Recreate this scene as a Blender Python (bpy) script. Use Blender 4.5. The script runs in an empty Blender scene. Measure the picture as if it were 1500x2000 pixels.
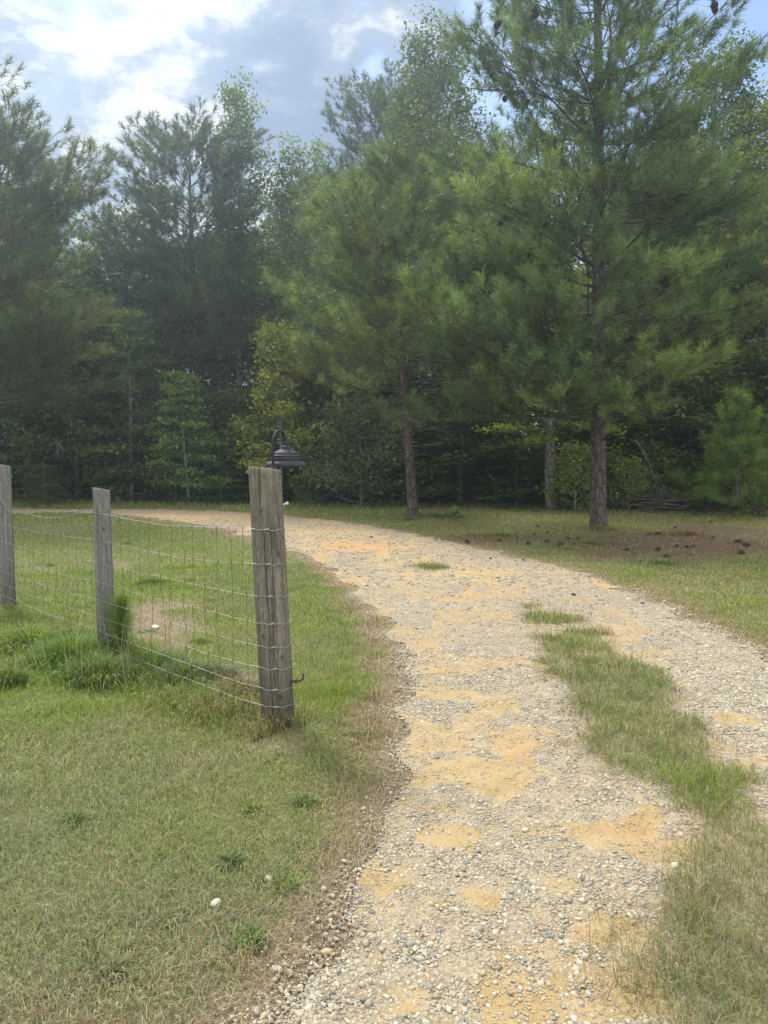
import bpy, math, random
import numpy as np

# ------------------------------------------------------------------ camera, sky, sun, exposure
SC = bpy.context.scene
COL = SC.collection
CAM_H, PITCH, FPX = 1.5, math.radians(4.0), 1511.0
cd = bpy.data.cameras.new('camera'); cam = bpy.data.objects.new('camera', cd); COL.objects.link(cam)
cam.location = (0, 0, CAM_H); cam.rotation_euler = (math.pi/2 - PITCH, 0, 0)
cd.sensor_fit = 'HORIZONTAL'; cd.sensor_width = 36; cd.lens = 36*FPX/1500
cd.clip_start = 0.05; cd.clip_end = 3000
SC.camera = cam
SUN_EL, SUN_AZ = math.radians(50), math.radians(-32)      # azimuth from +Y, negative = to the left
SUN_POWER, SUN_ANGLE = 2.2, math.radians(12)
SKY_STRENGTH = 0.075
EXPOSURE = 1.45
SC.view_settings.view_transform = 'Standard'; SC.view_settings.look = 'None'
SC.view_settings.exposure = EXPOSURE; SC.view_settings.gamma = 1; SC.view_settings.use_curve_mapping = False
SC.cycles.max_bounces = 6; SC.cycles.diffuse_bounces = 3; SC.cycles.glossy_bounces = 2
SC.cycles.transmission_bounces = 4; SC.cycles.transparent_max_bounces = 4; SC.cycles.volume_bounces = 0
SC.cycles.caustics_reflective = False; SC.cycles.caustics_refractive = False
SC.cycles.use_denoising = True

sd = bpy.data.lights.new('sun', 'SUN'); so = bpy.data.objects.new('sun', sd); COL.objects.link(so)
sd.energy = SUN_POWER; sd.angle = SUN_ANGLE; sd.color = (1.0, 0.95, 0.86)
so.rotation_euler = (math.pi/2 - SUN_EL, 0, math.pi - SUN_AZ)   # fixed below by direction
from mathutils import Vector, Matrix
sdir = Vector((math.sin(SUN_AZ)*math.cos(SUN_EL), math.cos(SUN_AZ)*math.cos(SUN_EL), math.sin(SUN_EL)))
so.rotation_euler = sdir.to_track_quat('Z', 'Y').to_euler()
so.location = (-10, 20, 30)

def N(nt, typ, **kw):
    n = nt.nodes.new(typ)
    for k, v in kw.items(): setattr(n, k, v)
    return n
def setin(n, **kw):
    for k, v in kw.items():
        n.inputs[k.replace('_', ' ')].default_value = v
def math_node(nt, op, a, b=None, clamp=False):
    n = nt.nodes.new('ShaderNodeMath'); n.operation = op; n.use_clamp = clamp
    for i, s in enumerate((a, b)):
        if s is None: continue
        if isinstance(s, (int, float)): n.inputs[i].default_value = s
        else: nt.links.new(s, n.inputs[i])
    return n.outputs[0]
def ramp(nt, fac, stops, interp='LINEAR'):
    r = nt.nodes.new('ShaderNodeValToRGB'); r.color_ramp.interpolation = interp
    els = r.color_ramp.elements
    while len(els) < len(stops): els.new(0.5)
    for e, (p, c) in zip(els, stops):
        e.position = p; e.color = (*c, 1) if not isinstance(c, (int, float)) else (c, c, c, 1)
    nt.links.new(fac, r.inputs[0]); return r.outputs[0]
def mix(nt, fac, a, b, blend='MIX'):
    m = nt.nodes.new('ShaderNodeMix'); m.data_type = 'RGBA'; m.blend_type = blend
    for i, s in ((0, fac), (6, a), (7, b)):
        if isinstance(s, (int, float)): m.inputs[i].default_value = s
        elif isinstance(s, tuple): m.inputs[i].default_value = (*s, 1) if len(s) == 3 else s
        else: nt.links.new(s, m.inputs[i])
    return m.outputs[2]
def noise(nt, vec, scale, detail=4, rough=0.55, dist=0.0):
    n = nt.nodes.new('ShaderNodeTexNoise'); n.inputs['Scale'].default_value = scale
    n.inputs['Detail'].default_value = detail; n.inputs['Roughness'].default_value = rough
    n.inputs['Distortion'].default_value = dist
    if vec is not None: nt.links.new(vec, n.inputs['Vector'])
    return n.outputs['Fac']

# world: physical sky with a procedural cloud layer
W = bpy.data.worlds.new('World'); SC.world = W; W.use_nodes = True
nt = W.node_tree; nt.nodes.clear()
out = N(nt, 'ShaderNodeOutputWorld'); bg = N(nt, 'ShaderNodeBackground')
sky = N(nt, 'ShaderNodeTexSky'); sky.sky_type = 'NISHITA'; sky.sun_disc = False
sky.sun_elevation = SUN_EL; sky.sun_rotation = SUN_AZ; sky.altitude = 50; sky.dust_density = 1.0; sky.air_density = 1.0; sky.ozone_density = 1.5
tc = N(nt, 'ShaderNodeTexCoord')
sep = N(nt, 'ShaderNodeSeparateXYZ'); nt.links.new(tc.outputs['Generated'], sep.inputs[0])
zc = math_node(nt, 'MAXIMUM', sep.outputs[2], 0.0); zd = math_node(nt, 'ADD', zc, 0.25)
px_ = math_node(nt, 'DIVIDE', sep.outputs[0], zd); py_ = math_node(nt, 'DIVIDE', sep.outputs[1], zd)
cmb = N(nt, 'ShaderNodeCombineXYZ'); nt.links.new(px_, cmb.inputs[0]); nt.links.new(py_, cmb.inputs[1])
cmb.inputs[2].default_value = 3.7
P0 = cmb.outputs[0]
def dirdot(az, el):
    a, e = math.radians(az), math.radians(el)
    d = N(nt, 'ShaderNodeVectorMath', operation='DOT_PRODUCT'); nt.links.new(tc.outputs['Generated'], d.inputs[0])
    d.inputs[1].default_value = (math.sin(a)*math.cos(e), math.cos(a)*math.cos(e), math.sin(e)); return d.outputs['Value']
def lobe(az, el, inner, outer):        # 1 inside `inner` degrees, 0 outside `outer`
    m = N(nt, 'ShaderNodeMapRange'); m.interpolation_type = 'SMOOTHSTEP'
    nt.links.new(dirdot(az, el), m.inputs[0])
    m.inputs[1].default_value = math.cos(math.radians(outer)); m.inputs[2].default_value = math.cos(math.radians(inner))
    return m.outputs[0]
big = noise(nt, P0, 1.6, 6, 0.55, 0.3)
puff = noise(nt, P0, 5.5, 8, 0.62, 0.35)
fine = noise(nt, P0, 12.0, 6, 0.6, 0.2)
clear = lobe(22, 26, 7, 17)            # open blue to the right
cov = math_node(nt, 'ADD', math_node(nt, 'MULTIPLY', big, 0.55), math_node(nt, 'MULTIPLY', puff, 0.45))
cov = math_node(nt, 'ADD', cov, math_node(nt, 'MULTIPLY', fine, 0.10))
cov = math_node(nt, 'SUBTRACT', cov, math_node(nt, 'MULTIPLY', clear, 0.44))
cov = math_node(nt, 'ADD', cov, 0.02)
mask = ramp(nt, cov, [(0.41, 0.0), (0.47, 0.7), (0.53, 1.0)])
lit = math_node(nt, 'ADD', math_node(nt, 'MULTIPLY', puff, 0.68), math_node(nt, 'MULTIPLY', fine, 0.32))
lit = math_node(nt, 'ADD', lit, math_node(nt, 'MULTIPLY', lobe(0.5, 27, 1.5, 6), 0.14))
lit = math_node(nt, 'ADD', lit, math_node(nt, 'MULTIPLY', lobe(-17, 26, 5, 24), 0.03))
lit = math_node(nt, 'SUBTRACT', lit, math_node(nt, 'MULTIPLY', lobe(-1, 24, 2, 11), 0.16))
ccol = ramp(nt, lit, [(0.41, (0.25, 0.33, 0.47)), (0.49, (0.34, 0.42, 0.54)), (0.56, (0.62, 0.66, 0.70)), (0.63, (0.82, 0.82, 0.81))])
skc = mix(nt, 1.0, sky.outputs[0], (SKY_STRENGTH,)*3 + (1,), 'MULTIPLY')
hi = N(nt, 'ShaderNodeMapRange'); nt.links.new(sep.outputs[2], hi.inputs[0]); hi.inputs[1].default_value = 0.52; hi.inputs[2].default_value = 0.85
hi.inputs[3].default_value = 0.0; hi.inputs[4].default_value = 1.0          # unseen clouds overhead brightened to light the scene
bk = N(nt, 'ShaderNodeMapRange'); nt.links.new(sep.outputs[1], bk.inputs[0]); bk.inputs[1].default_value = 0.1; bk.inputs[2].default_value = -0.5  # unseen clouds behind the camera brightened too, as fill on the tree fronts
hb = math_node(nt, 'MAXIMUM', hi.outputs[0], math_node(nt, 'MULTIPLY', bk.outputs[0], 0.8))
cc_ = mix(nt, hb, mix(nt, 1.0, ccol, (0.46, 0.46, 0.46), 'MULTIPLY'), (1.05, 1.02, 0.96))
mask = math_node(nt, 'MAXIMUM', mask, math_node(nt, 'MULTIPLY', hb, 0.75))  # bright cloud cover added above and behind the view
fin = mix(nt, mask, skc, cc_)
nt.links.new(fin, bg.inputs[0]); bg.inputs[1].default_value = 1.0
nt.links.new(bg.outputs[0], out.inputs[0])

# ------------------------------------------------------------------ helpers
def P(px, py, Y):
    u, v = (px-750)/FPX, (1000-py)/FPX
    dy = math.cos(PITCH) + v*math.sin(PITCH); dz = -math.sin(PITCH) + v*math.cos(PITCH)
    t = Y/dy; return (u*t, Y, CAM_H + dz*t)
def G(px, py, z=0.0):
    u, v = (px-750)/FPX, (1000-py)/FPX
    dy = math.cos(PITCH) + v*math.sin(PITCH); dz = -math.sin(PITCH) + v*math.cos(PITCH)
    t = (z-CAM_H)/dz; return (u*t, dy*t)
def proj(x, y, z=0.0):                 # world -> photograph pixels (numpy), used only to lay out real ground areas
    zz = z-CAM_H
    dep = y*math.cos(PITCH) - zz*math.sin(PITCH); up = y*math.sin(PITCH) + zz*math.cos(PITCH)
    dep = np.maximum(dep, 1e-3)
    return 750+FPX*x/dep, 1000-FPX*up/dep
def tag(o, label=None, cat=None, group=None, kind=None):
    if label: o['label'] = label
    if cat: o['category'] = cat
    if group: o['group'] = group
    if kind: o['kind'] = kind
    return o
def empty(name, loc, rz=0.0):
    o = bpy.data.objects.new(name, None); COL.objects.link(o); o.location = loc; o.rotation_euler = (0, 0, rz)
    o.empty_display_size = 0.1; return o
def mesh_np(name, V, quads=None, tris=None, mat=None, col=None, parent=None, smooth=False, link=True, attrs=None):
    me = bpy.data.meshes.new(name)
    V = np.asarray(V, dtype=np.float32).reshape(-1, 3)
    me.vertices.add(len(V)); me.vertices.foreach_set('co', V.ravel())
    parts, starts, s = [], [], 0
    for F, k in ((quads, 4), (tris, 3)):
        if F is None or len(F) == 0: continue
        F = np.asarray(F, dtype=np.int32).reshape(-1, k); parts.append(F.ravel())
        starts.append(s + np.arange(len(F), dtype=np.int32)*k); s += F.size
    L = np.concatenate(parts); S = np.concatenate(starts)
    me.loops.add(len(L)); me.loops.foreach_set('vertex_index', L)
    me.polygons.add(len(S)); me.polygons.foreach_set('loop_start', S)
    if smooth: me.polygons.foreach_set('use_smooth', np.ones(len(S), dtype=bool))
    me.update(calc_edges=True)
    if col is not None:
        a = me.color_attributes.new('tint', 'FLOAT_COLOR', 'POINT')
        c = np.ones((len(V), 4), dtype=np.float32); c[:, :3] = np.clip(col, 0.002, 1); a.data.foreach_set('color', c.ravel())
    for k, v in (attrs or {}).items():
        a = me.attributes.new(k, 'FLOAT', 'POINT'); a.data.foreach_set('value', np.asarray(v, dtype=np.float32))
    if mat: me.materials.append(mat)
    if not link: return me
    o = bpy.data.objects.new(name, me); COL.objects.link(o)
    if parent: o.parent = parent
    return o

class Buf:
    def __init__(s): s.V, s.Q, s.T, s.n = [], [], [], 0
    def add(s, V, Q=None, T=None):
        V = np.asarray(V, dtype=float).reshape(-1, 3)
        if Q is not None and len(Q): s.Q.append(np.asarray(Q, dtype=int)+s.n)
        if T is not None and len(T): s.T.append(np.asarray(T, dtype=int)+s.n)
        s.V.append(V); s.n += len(V)
    def tube(s, pts, rad, k=6, cap=True):
        pts = np.asarray(pts, float); n = len(pts)
        rad = np.full(n, rad) if np.isscalar(rad) else np.asarray(rad, float)
        tan = np.gradient(pts, axis=0); tan /= np.linalg.norm(tan, axis=1)[:, None]+1e-9
        ref = np.array([0, 0, 1.0]) if abs(tan[0][2]) < 0.9 else np.array([1.0, 0, 0])
        u = np.cross(tan, ref); u /= np.linalg.norm(u, axis=1)[:, None]+1e-9
        for i in range(1, n):                     # keep the frame from flipping
            v = u[i-1]-tan[i]*np.dot(u[i-1], tan[i]); l = np.linalg.norm(v)
            if l > 1e-6: u[i] = v/l
        w = np.cross(tan, u)
        a = np.linspace(0, 2*math.pi, k, endpoint=False)
        V = pts[:, None, :] + rad[:, None, None]*(np.cos(a)[None, :, None]*u[:, None, :] + np.sin(a)[None, :, None]*w[:, None, :])
        V = V.reshape(-1, 3)
        i = np.arange(n-1)[:, None]*k; j = np.arange(k)[None, :]; j2 = (j+1) % k
        Q = np.stack([i+j, i+j2, i+k+j2, i+k+j], -1).reshape(-1, 4)
        T = None
        if cap:
            V = np.vstack([V, pts[0], pts[-1]]); c0 = n*k; c1 = c0+1; jj = np.arange(k); j3 = (jj+1) % k
            T = np.vstack([np.stack([np.full(k, c0), j3, jj], -1), np.stack([np.full(k, c1), (n-1)*k+jj, (n-1)*k+j3], -1)])
        s.add(V, Q, T)
    def lathe(s, prof, k=40, center=(0, 0, 0)):
        prof = np.asarray(prof, float); n = len(prof); a = np.linspace(0, 2*math.pi, k, endpoint=False)
        V = np.stack([prof[:, 0][:, None]*np.cos(a), prof[:, 0][:, None]*np.sin(a), np.repeat(prof[:, 1][:, None], k, 1)], -1).reshape(-1, 3)+np.array(center)
        i = np.arange(n-1)[:, None]*k; j = np.arange(k)[None, :]; j2 = (j+1) % k
        s.add(V, np.stack([i+j, i+j2, i+k+j2, i+k+j], -1).reshape(-1, 4))
    def build(s, name, mat, parent=None, smooth=True, col=None, link=True):
        return mesh_np(name, np.vstack(s.V), np.vstack(s.Q) if s.Q else None, np.vstack(s.T) if s.T else None, mat, col, parent, smooth, link)

def hash2(ix, iy, seed):
    h = (ix.astype(np.int64)*374761393 + iy.astype(np.int64)*668265263 + seed*1442695041) & 0xffffffff
    h = ((h ^ (h >> 13))*1274126177) & 0xffffffff
    return ((h ^ (h >> 16)) & 0xffff)/65535.0
def vnoise(x, y, seed=0):
    x = np.asarray(x, float); y = np.asarray(y, float)
    ix, iy = np.floor(x), np.floor(y); fx, fy = x-ix, y-iy
    fx = fx*fx*(3-2*fx); fy = fy*fy*(3-2*fy); ix = ix.astype(np.int64); iy = iy.astype(np.int64)
    a, b, c, d = hash2(ix, iy, seed), hash2(ix+1, iy, seed), hash2(ix, iy+1, seed), hash2(ix+1, iy+1, seed)
    return (a*(1-fx)+b*fx)*(1-fy)+(c*(1-fx)+d*fx)*fy
def fbm(x, y, seed=0, oct=4):
    s, a, t = 0, 0.5, 0
    for k in range(oct): s = s+a*vnoise(np.asarray(x)*2**k+17*k, np.asarray(y)*2**k, seed+k); t += a; a *= 0.5
    return s/t
def inpoly(x, y, poly):
    r = np.zeros(np.shape(x), bool); n = len(poly)
    for i in range(n):
        x1, y1 = poly[i]; x2, y2 = poly[(i+1) % n]
        c = ((y1 > y) != (y2 > y))
        with np.errstate(divide='ignore', invalid='ignore'):
            r ^= c & (x < (x2-x1)*(y-y1)/((y2-y1) if y2 != y1 else 1e-9)+x1)
    return r
def dist_poly(x, y, poly, closed=True):
    d = np.full(np.shape(x), 1e9); n = len(poly)
    for i in range(n if closed else n-1):
        x1, y1 = poly[i]; x2, y2 = poly[(i+1) % n]; dx, dy = x2-x1, y2-y1
        t = np.clip(((x-x1)*dx+(y-y1)*dy)/(dx*dx+dy*dy+1e-12), 0, 1)
        d = np.minimum(d, np.hypot(x-x1-t*dx, y-y1-t*dy))
    return d
def sdist(x, y, poly):                    # positive inside
    d = dist_poly(x, y, poly); return np.where(inpoly(x, y, poly), d, -d)
def smooth(a, b, x):
    t = np.clip((x-a)/(b-a), 0, 1); return t*t*(3-2*t)

# ------------------------------------------------------------------ layout of the ground (real metres, read off the photograph)
ROAD = [G(*p) for p in [(560, 2000), (632, 1880), (688, 1740), (738, 1640), (800, 1560), (800, 1450), (790, 1350), (768, 1260),
        (735, 1200), (690, 1150), (640, 1108), (590, 1082), (520, 1058), (430, 1034), (330, 1017), (220, 1007), (150, 1003)]]
ROAD = [(-.65, 0.9), (-.6, 1.6)] + ROAD[0:] + [(-13, 21.5), (-18, 23.5), (-18, 25.2), (-13, 23.8)] + \
       [G(*p) for p in [(180, 996), (300, 995), (430, 999), (560, 1007), (700, 1024), (800, 1040), (920, 1068), (1060, 1100),
        (1200, 1142), (1350, 1212), (1500, 1292)]] + [(3.6, 4.7), (4.6, 3.2), (5.2, 1.0), (3.0, -2), (-.6, -2)]
MEDIAN = [G(*p) for p in [(1062, 1250), (1110, 1232), (1175, 1238), (1262, 1310), (1350, 1400), (1430, 1478), (1500, 1560), (1640, 1760)]] + \
         [(2.3, 1.0), (1.2, 0.9)] + [G(*p) for p in [(1240, 2000), (1225, 1900), (1250, 1800), (1310, 1700), (1330, 1620), (1290, 1560), (1180, 1500), (1110, 1420), (1085, 1330)]]
SMALLP = [(1075, 1212, 70, 17), (838, 1109, 42, 7), (1035, 1190, 30, 9), (700, 1158, 26, 6)]
SAND = [(900, 1510, 125, 42, 1), (1010, 1460, 70, 40, .8), (1190, 1625, 110, 45, 1), (1240, 1600, 70, 40, .9), (880, 1355, 120, 14, .9), (960, 1300, 150, 20, .8),
        (720, 1068, 110, 13, 1), (930, 1162, 110, 15, 1), (870, 1640, 60, 22, .8), (1040, 1625, 70, 18, .7), (940, 1760, 70, 24, .8), (1090, 1730, 60, 30, .7),
        (1190, 1800, 70, 60, .9), (880, 1955, 110, 50, .9), (1040, 1985, 70, 25, .8), (1260, 1275, 50, 14, .9), (1425, 1407, 60, 14, .9),
        (1230, 1930, 70, 50, .9), (640, 1040, 120, 8, .7), (830, 1250, 80, 12, .6), (980, 1230, 90, 10, .5), (860, 1580, 60, 12, .6), (1300, 1660, 70, 30, .8),
        (400, 1010, 160, 5, .8), (1480, 1490, 60, 30, .7), (1050, 1870, 60, 24, .5), (850, 1440, 60, 14, .6)]
EDGE_N = lambda x, y: (fbm(x*3.1, y*3.1, 5, 4)-0.5)*0.42
def road_sd(x, y): 
    sc = np.clip(np.hypot(x, y)/6, 0.5, 1.2)
    return sdist(x, y, ROAD) + EDGE_N(x, y)*sc
def median_sd(x, y):
    d = sdist(x, y, MEDIAN) + (fbm(x*4.3, y*4.3, 9, 4)-0.5)*0.45 + 0.05
    px, py = proj(x, y)
    for cx, cy, rx, ry in SMALLP:
        q = 1-np.hypot((px-cx)/rx, (py-cy)/ry) + (fbm(x*5, y*5, 12, 3)-.5)*1.2
        d = np.maximum(d, q*0.2)
    return d
def sand_f(x, y):
    px, py = proj(x, y); s = np.zeros(np.shape(x))
    w = (fbm(x*6, y*6, 31, 5)-.5)*2.6+(fbm(x*24, y*24, 35, 3)-.5)*1.3
    for cx, cy, rx, ry, k in SAND:
        s = np.maximum(s, k*smooth(-.35, .75, 1-np.hypot((px-cx)/rx, (py-cy)/ry)+w))
    lane = smooth(1120, 980, px-.25*(py-1500)*(py > 1300))           # the left wheel track is worn down to sand
    bgd = smooth(.60-.10*lane, .74-.08*lane, fbm(x*3.1, y*1.5, 40, 5)+(fbm(x*20, y*20, 44, 2)-.5)*.12)*.72
    return np.clip(np.maximum(s, bgd), 0, 1)
def hgt(x, y):
    x = np.asarray(x, float); y = np.asarray(y, float)
    h = (fbm(x*.5, y*.5, 3, 3)-.5)*0.05 + (fbm(x*2.2, y*2.2, 7, 2)-.5)*0.018
    far = smooth(30, 90, np.hypot(x, y)); return h*(1-far)

# ------------------------------------------------------------------ materials
def new_mat(name):
    m = bpy.data.materials.new(name); m.use_nodes = True; nt = m.node_tree; nt.nodes.clear()
    o = N(nt, 'ShaderNodeOutputMaterial'); return m, nt, o
def attr(nt, name, out='Color'):
    a = N(nt, 'ShaderNodeAttribute', attribute_name=name); return a.outputs[out]
def foliage_mat(name, trans=0.35, rough=0.5, spec=0.3, tcol=(1.25, 1.25, 0.5)):
    m, nt, o = new_mat(name)
    c = attr(nt, 'tint')
    oi = N(nt, 'ShaderNodeObjectInfo')
    v = math_node(nt, 'ADD', math_node(nt, 'MULTIPLY', oi.outputs['Random'], 0.25), 0.88)
    hs = N(nt, 'ShaderNodeHueSaturation'); nt.links.new(c, hs.inputs['Color']); nt.links.new(v, hs.inputs['Value'])
    c = hs.outputs[0]
    b = N(nt, 'ShaderNodeBsdfPrincipled'); nt.links.new(c, b.inputs['Base Color']); b.inputs['Roughness'].default_value = rough
    b.inputs['Specular IOR Level'].default_value = spec
    t = N(nt, 'ShaderNodeBsdfTranslucent'); nt.links.new(mix(nt, 1.0, c, tcol, 'MULTIPLY'), t.inputs[0])
    mx = N(nt, 'ShaderNodeMixShader'); mx.inputs[0].default_value = trans
    nt.links.new(b.outputs[0], mx.inputs[1]); nt.links.new(t.outputs[0], mx.inputs[2]); nt.links.new(mx.outputs[0], o.inputs[0])
    return m
M_NEEDLE = foliage_mat('pine_needles', 0.35, 0.5, 0.35, (1.2, 1.25, 0.6))
M_LEAF = foliage_mat('broad_leaves', 0.38, 0.6, 0.2, (1.5, 1.5, 0.45))
M_GRASS = foliage_mat('grass_blades', 0.35, 0.55, 0.3, (1.3, 1.3, 0.5))

def bark_mat(name, c1, c2, c3, sx=9, sz=2.2, bump=0.6):
    m, nt, o = new_mat(name)
    t = N(nt, 'ShaderNodeTexCoord'); mp = N(nt, 'ShaderNodeMapping'); mp.inputs['Scale'].default_value = (sx, sx, sz)
    nt.links.new(t.outputs['Object'], mp.inputs[0])
    vo = N(nt, 'ShaderNodeTexVoronoi', feature='DISTANCE_TO_EDGE'); vo.inputs['Scale'].default_value = 1.6
    n1 = noise(nt, mp.outputs[0], 2.0, 6, 0.65)
    warp = N(nt, 'ShaderNodeVectorMath', operation='ADD'); nt.links.new(mp.outputs[0], warp.inputs[0])
    cm = N(nt, 'ShaderNodeCombineXYZ'); nt.links.new(n1, cm.inputs[0]); nt.links.new(n1, cm.inputs[1]); nt.links.new(cm.outputs[0], warp.inputs[1])
    nt.links.new(warp.outputs[0], vo.inputs['Vector'])
    crack = ramp(nt, vo.outputs['Distance'], [(0.0, 0.0), (0.12, 1.0)])
    base = ramp(nt, n1, [(0.3, c1), (0.5, c2), (0.7, c3)])
    colr = mix(nt, crack, tuple(x*0.35 for x in c1), base)
    b = N(nt, 'ShaderNodeBsdfPrincipled'); nt.links.new(colr, b.inputs['Base Color']); b.inputs['Roughness'].default_value = 0.9
    b.inputs['Specular IOR Level'].default_value = 0.15
    h = math_node(nt, 'ADD', math_node(nt, 'MULTIPLY', crack, 0.7), math_node(nt, 'MULTIPLY', n1, 0.5))
    bp = N(nt, 'ShaderNodeBump'); bp.inputs['Strength'].default_value = bump; bp.inputs['Distance'].default_value = 0.03
    nt.links.new(h, bp.inputs['Height']); nt.links.new(bp.outputs[0], b.inputs['Normal']); nt.links.new(b.outputs[0], o.inputs[0])
    return m
M_PBARK = bark_mat('pine_bark', (0.055, 0.045, 0.041), (0.10, 0.082, 0.075), (0.16, 0.135, 0.125))
M_GBARK = bark_mat('grey_bark', (0.14, 0.13, 0.12), (0.22, 0.21, 0.19), (0.32, 0.31, 0.28), 6, 3, 0.3)
M_DEAD = bark_mat('dead_wood', (0.075, 0.068, 0.06), (0.12, 0.11, 0.10), (0.19, 0.175, 0.16), 8, 8, 0.2)

def simple(name, col, rough=0.6, metal=0.0, var=None, scale=20, bump=0.0):
    m, nt, o = new_mat(name)
    b = N(nt, 'ShaderNodeBsdfPrincipled'); b.inputs['Roughness'].default_value = rough; b.inputs['Metallic'].default_value = metal
    t = N(nt, 'ShaderNodeTexCoord'); n = noise(nt, t.outputs['Object'], scale, 5, 0.6)
    nt.links.new(ramp(nt, n, [(0.3, col), (0.7, var or tuple(c*0.7 for c in col))]), b.inputs['Base Color'])
    if bump:
        bp = N(nt, 'ShaderNodeBump'); bp.inputs['Strength'].default_value = bump; bp.inputs['Distance'].default_value = 0.01
        nt.links.new(n, bp.inputs['Height']); nt.links.new(bp.outputs[0], b.inputs['Normal'])
    nt.links.new(b.outputs[0], o.inputs[0]); return m
def wood_post_mat(name, dark, mid, pale, green):
    m, nt, o = new_mat(name)
    t = N(nt, 'ShaderNodeTexCoord')
    def st(sc, zs):
        mp = N(nt, 'ShaderNodeMapping'); mp.inputs['Scale'].default_value = (sc, sc, zs); nt.links.new(t.outputs['Object'], mp.inputs[0]); return mp.outputs[0]
    grain = noise(nt, st(70, 2.2), 1.0, 8, 0.65, 0.4)
    broad = noise(nt, st(14, 1.2), 1.0, 5, 0.6, 0.8)
    blot = noise(nt, st(9, 5), 1.0, 5, 0.6)
    c = ramp(nt, grain, [(0.30, dark), (0.48, mid), (0.68, pale)])
    c = mix(nt, ramp(nt, broad, [(0.44, 0.0), (0.62, 0.75)]), c, pale)
    c = mix(nt, ramp(nt, blot, [(0.50, 0.0), (0.68, 0.6)]), c, green)
    sp = N(nt, 'ShaderNodeSeparateXYZ'); nt.links.new(t.outputs['Object'], sp.inputs[0])
    low = ramp(nt, math_node(nt, 'ADD', sp.outputs[2], math_node(nt, 'MULTIPLY', blot, 0.4)), [(0.2, 0.75), (0.75, 0.0)])
    c = mix(nt, low, c, tuple(x*0.75 for x in dark))            # darker towards the foot of the post
    fl_ = noise(nt, st(150, 26), 1.0, 4, 0.6)
    c = mix(nt, 1.0, c, ramp(nt, fl_, [(0.34, 0.62), (0.5, 1.0), (0.66, 1.25)]), 'MULTIPLY')
    cr = attr(nt, 'crack', 'Fac')
    c = mix(nt, cr, c, (0.012, 0.011, 0.010))
    rust = attr(nt, 'rust', 'Fac'); c = mix(nt, math_node(nt, 'MULTIPLY', rust, ramp(nt, blot, [(0.42, 0.0), (0.6, 0.75)]), True), c, (0.075, 0.03, 0.016))
    b = N(nt, 'ShaderNodeBsdfPrincipled'); nt.links.new(c, b.inputs['Base Color']); b.inputs['Roughness'].default_value = 0.85
    b.inputs['Specular IOR Level'].default_value = 0.2
    bp = N(nt, 'ShaderNodeBump'); bp.inputs['Strength'].default_value = 0.7; bp.inputs['Distance'].default_value = 0.006
    nt.links.new(grain, bp.inputs['Height']); nt.links.new(bp.outputs[0], b.inputs['Normal']); nt.links.new(b.outputs[0], o.inputs[0])
    return m
M_POST = wood_post_mat('weathered_post_wood', (0.055, 0.050, 0.040), (0.115, 0.106, 0.086), (0.19, 0.178, 0.148), (0.075, 0.084, 0.056))
M_POST2 = wood_post_mat('bluish_post_wood', (0.075, 0.074, 0.072), (0.13, 0.13, 0.128), (0.20, 0.20, 0.195), (0.115, 0.12, 0.115))
M_WIRE = simple('galvanised_wire', (0.40, 0.395, 0.385), 0.5, 0.5, (0.26, 0.245, 0.22), 60)
M_STAY = simple('dull_stay_wire', (0.16, 0.15, 0.14), 0.6, 0.6, (0.10, 0.07, 0.05), 60)
M_RUST = simple('rusty_iron', (0.09, 0.055, 0.04), 0.8, 0.3, (0.05, 0.035, 0.03), 60, 0.4)
M_LAMP = simple('dark_bronze_paint', (0.014, 0.016, 0.024), 0.7, 0.0, (0.034, 0.034, 0.044), 14, 0.1)
M_LAMP.node_tree.nodes['Principled BSDF'].inputs['Specular IOR Level'].default_value = 0.22
M_WHITE = simple('white_plastic', (0.62, 0.70, 0.78), 0.35, 0.0, (0.5, 0.58, 0.66), 30)
M_CONE = simple('pine_cone', (0.030, 0.019, 0.014), 0.85, 0, (0.065, 0.042, 0.032), 60, 0.3)
M_ROCK = simple('pale_rock', (0.50, 0.47, 0.40), 0.9, 0, (0.34, 0.31, 0.26), 30, 0.6)

# ------------------------------------------------------------------ ground and driveway
def polar(rs, ths):
    R, T = np.meshgrid(rs, ths, indexing='ij'); x = R*np.sin(T); y = R*np.cos(T)
    n, m = R.shape; i = np.arange(n-1)[:, None]*m; j = np.arange(m-1)[None, :]
    Q = np.stack([i+j, i+m+j, i+m+j+1, i+j+1], -1).reshape(-1, 4)
    return x.ravel(), y.ravel(), Q
m, nt, o = new_mat('soil_and_thatch')
g = N(nt, 'ShaderNodeNewGeometry'); pos = g.outputs['Position']
n1 = noise(nt, pos, 90, 6, 0.7); n2 = noise(nt, pos, 2.2, 5, 0.6); n3 = noise(nt, pos, 300, 3, 0.6)
soil = ramp(nt, n1, [(0.3, (0.10, 0.072, 0.05)), (0.5, (0.19, 0.145, 0.105)), (0.7, (0.30, 0.245, 0.18))])
thatch = ramp(nt, n1, [(0.3, (0.055, 0.065, 0.025)), (0.55, (0.12, 0.13, 0.05)), (0.75, (0.24, 0.21, 0.11))])
c = mix(nt, attr(nt, 'bare', 'Fac'), thatch, soil)
c = mix(nt, attr(nt, 'straw', 'Fac'), c, ramp(nt, n3, [(0.3, (0.06, 0.042, 0.030)), (0.7, (0.19, 0.135, 0.095))]))
b = N(nt, 'ShaderNodeBsdfPrincipled'); nt.links.new(c, b.inputs['Base Color']); b.inputs['Roughness'].default_value = 0.95
b.inputs['Specular IOR Level'].default_value = 0.1
bp = N(nt, 'ShaderNodeBump'); bp.inputs['Strength'].default_value = 0.8; bp.inputs['Distance'].default_value = 0.02
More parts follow.
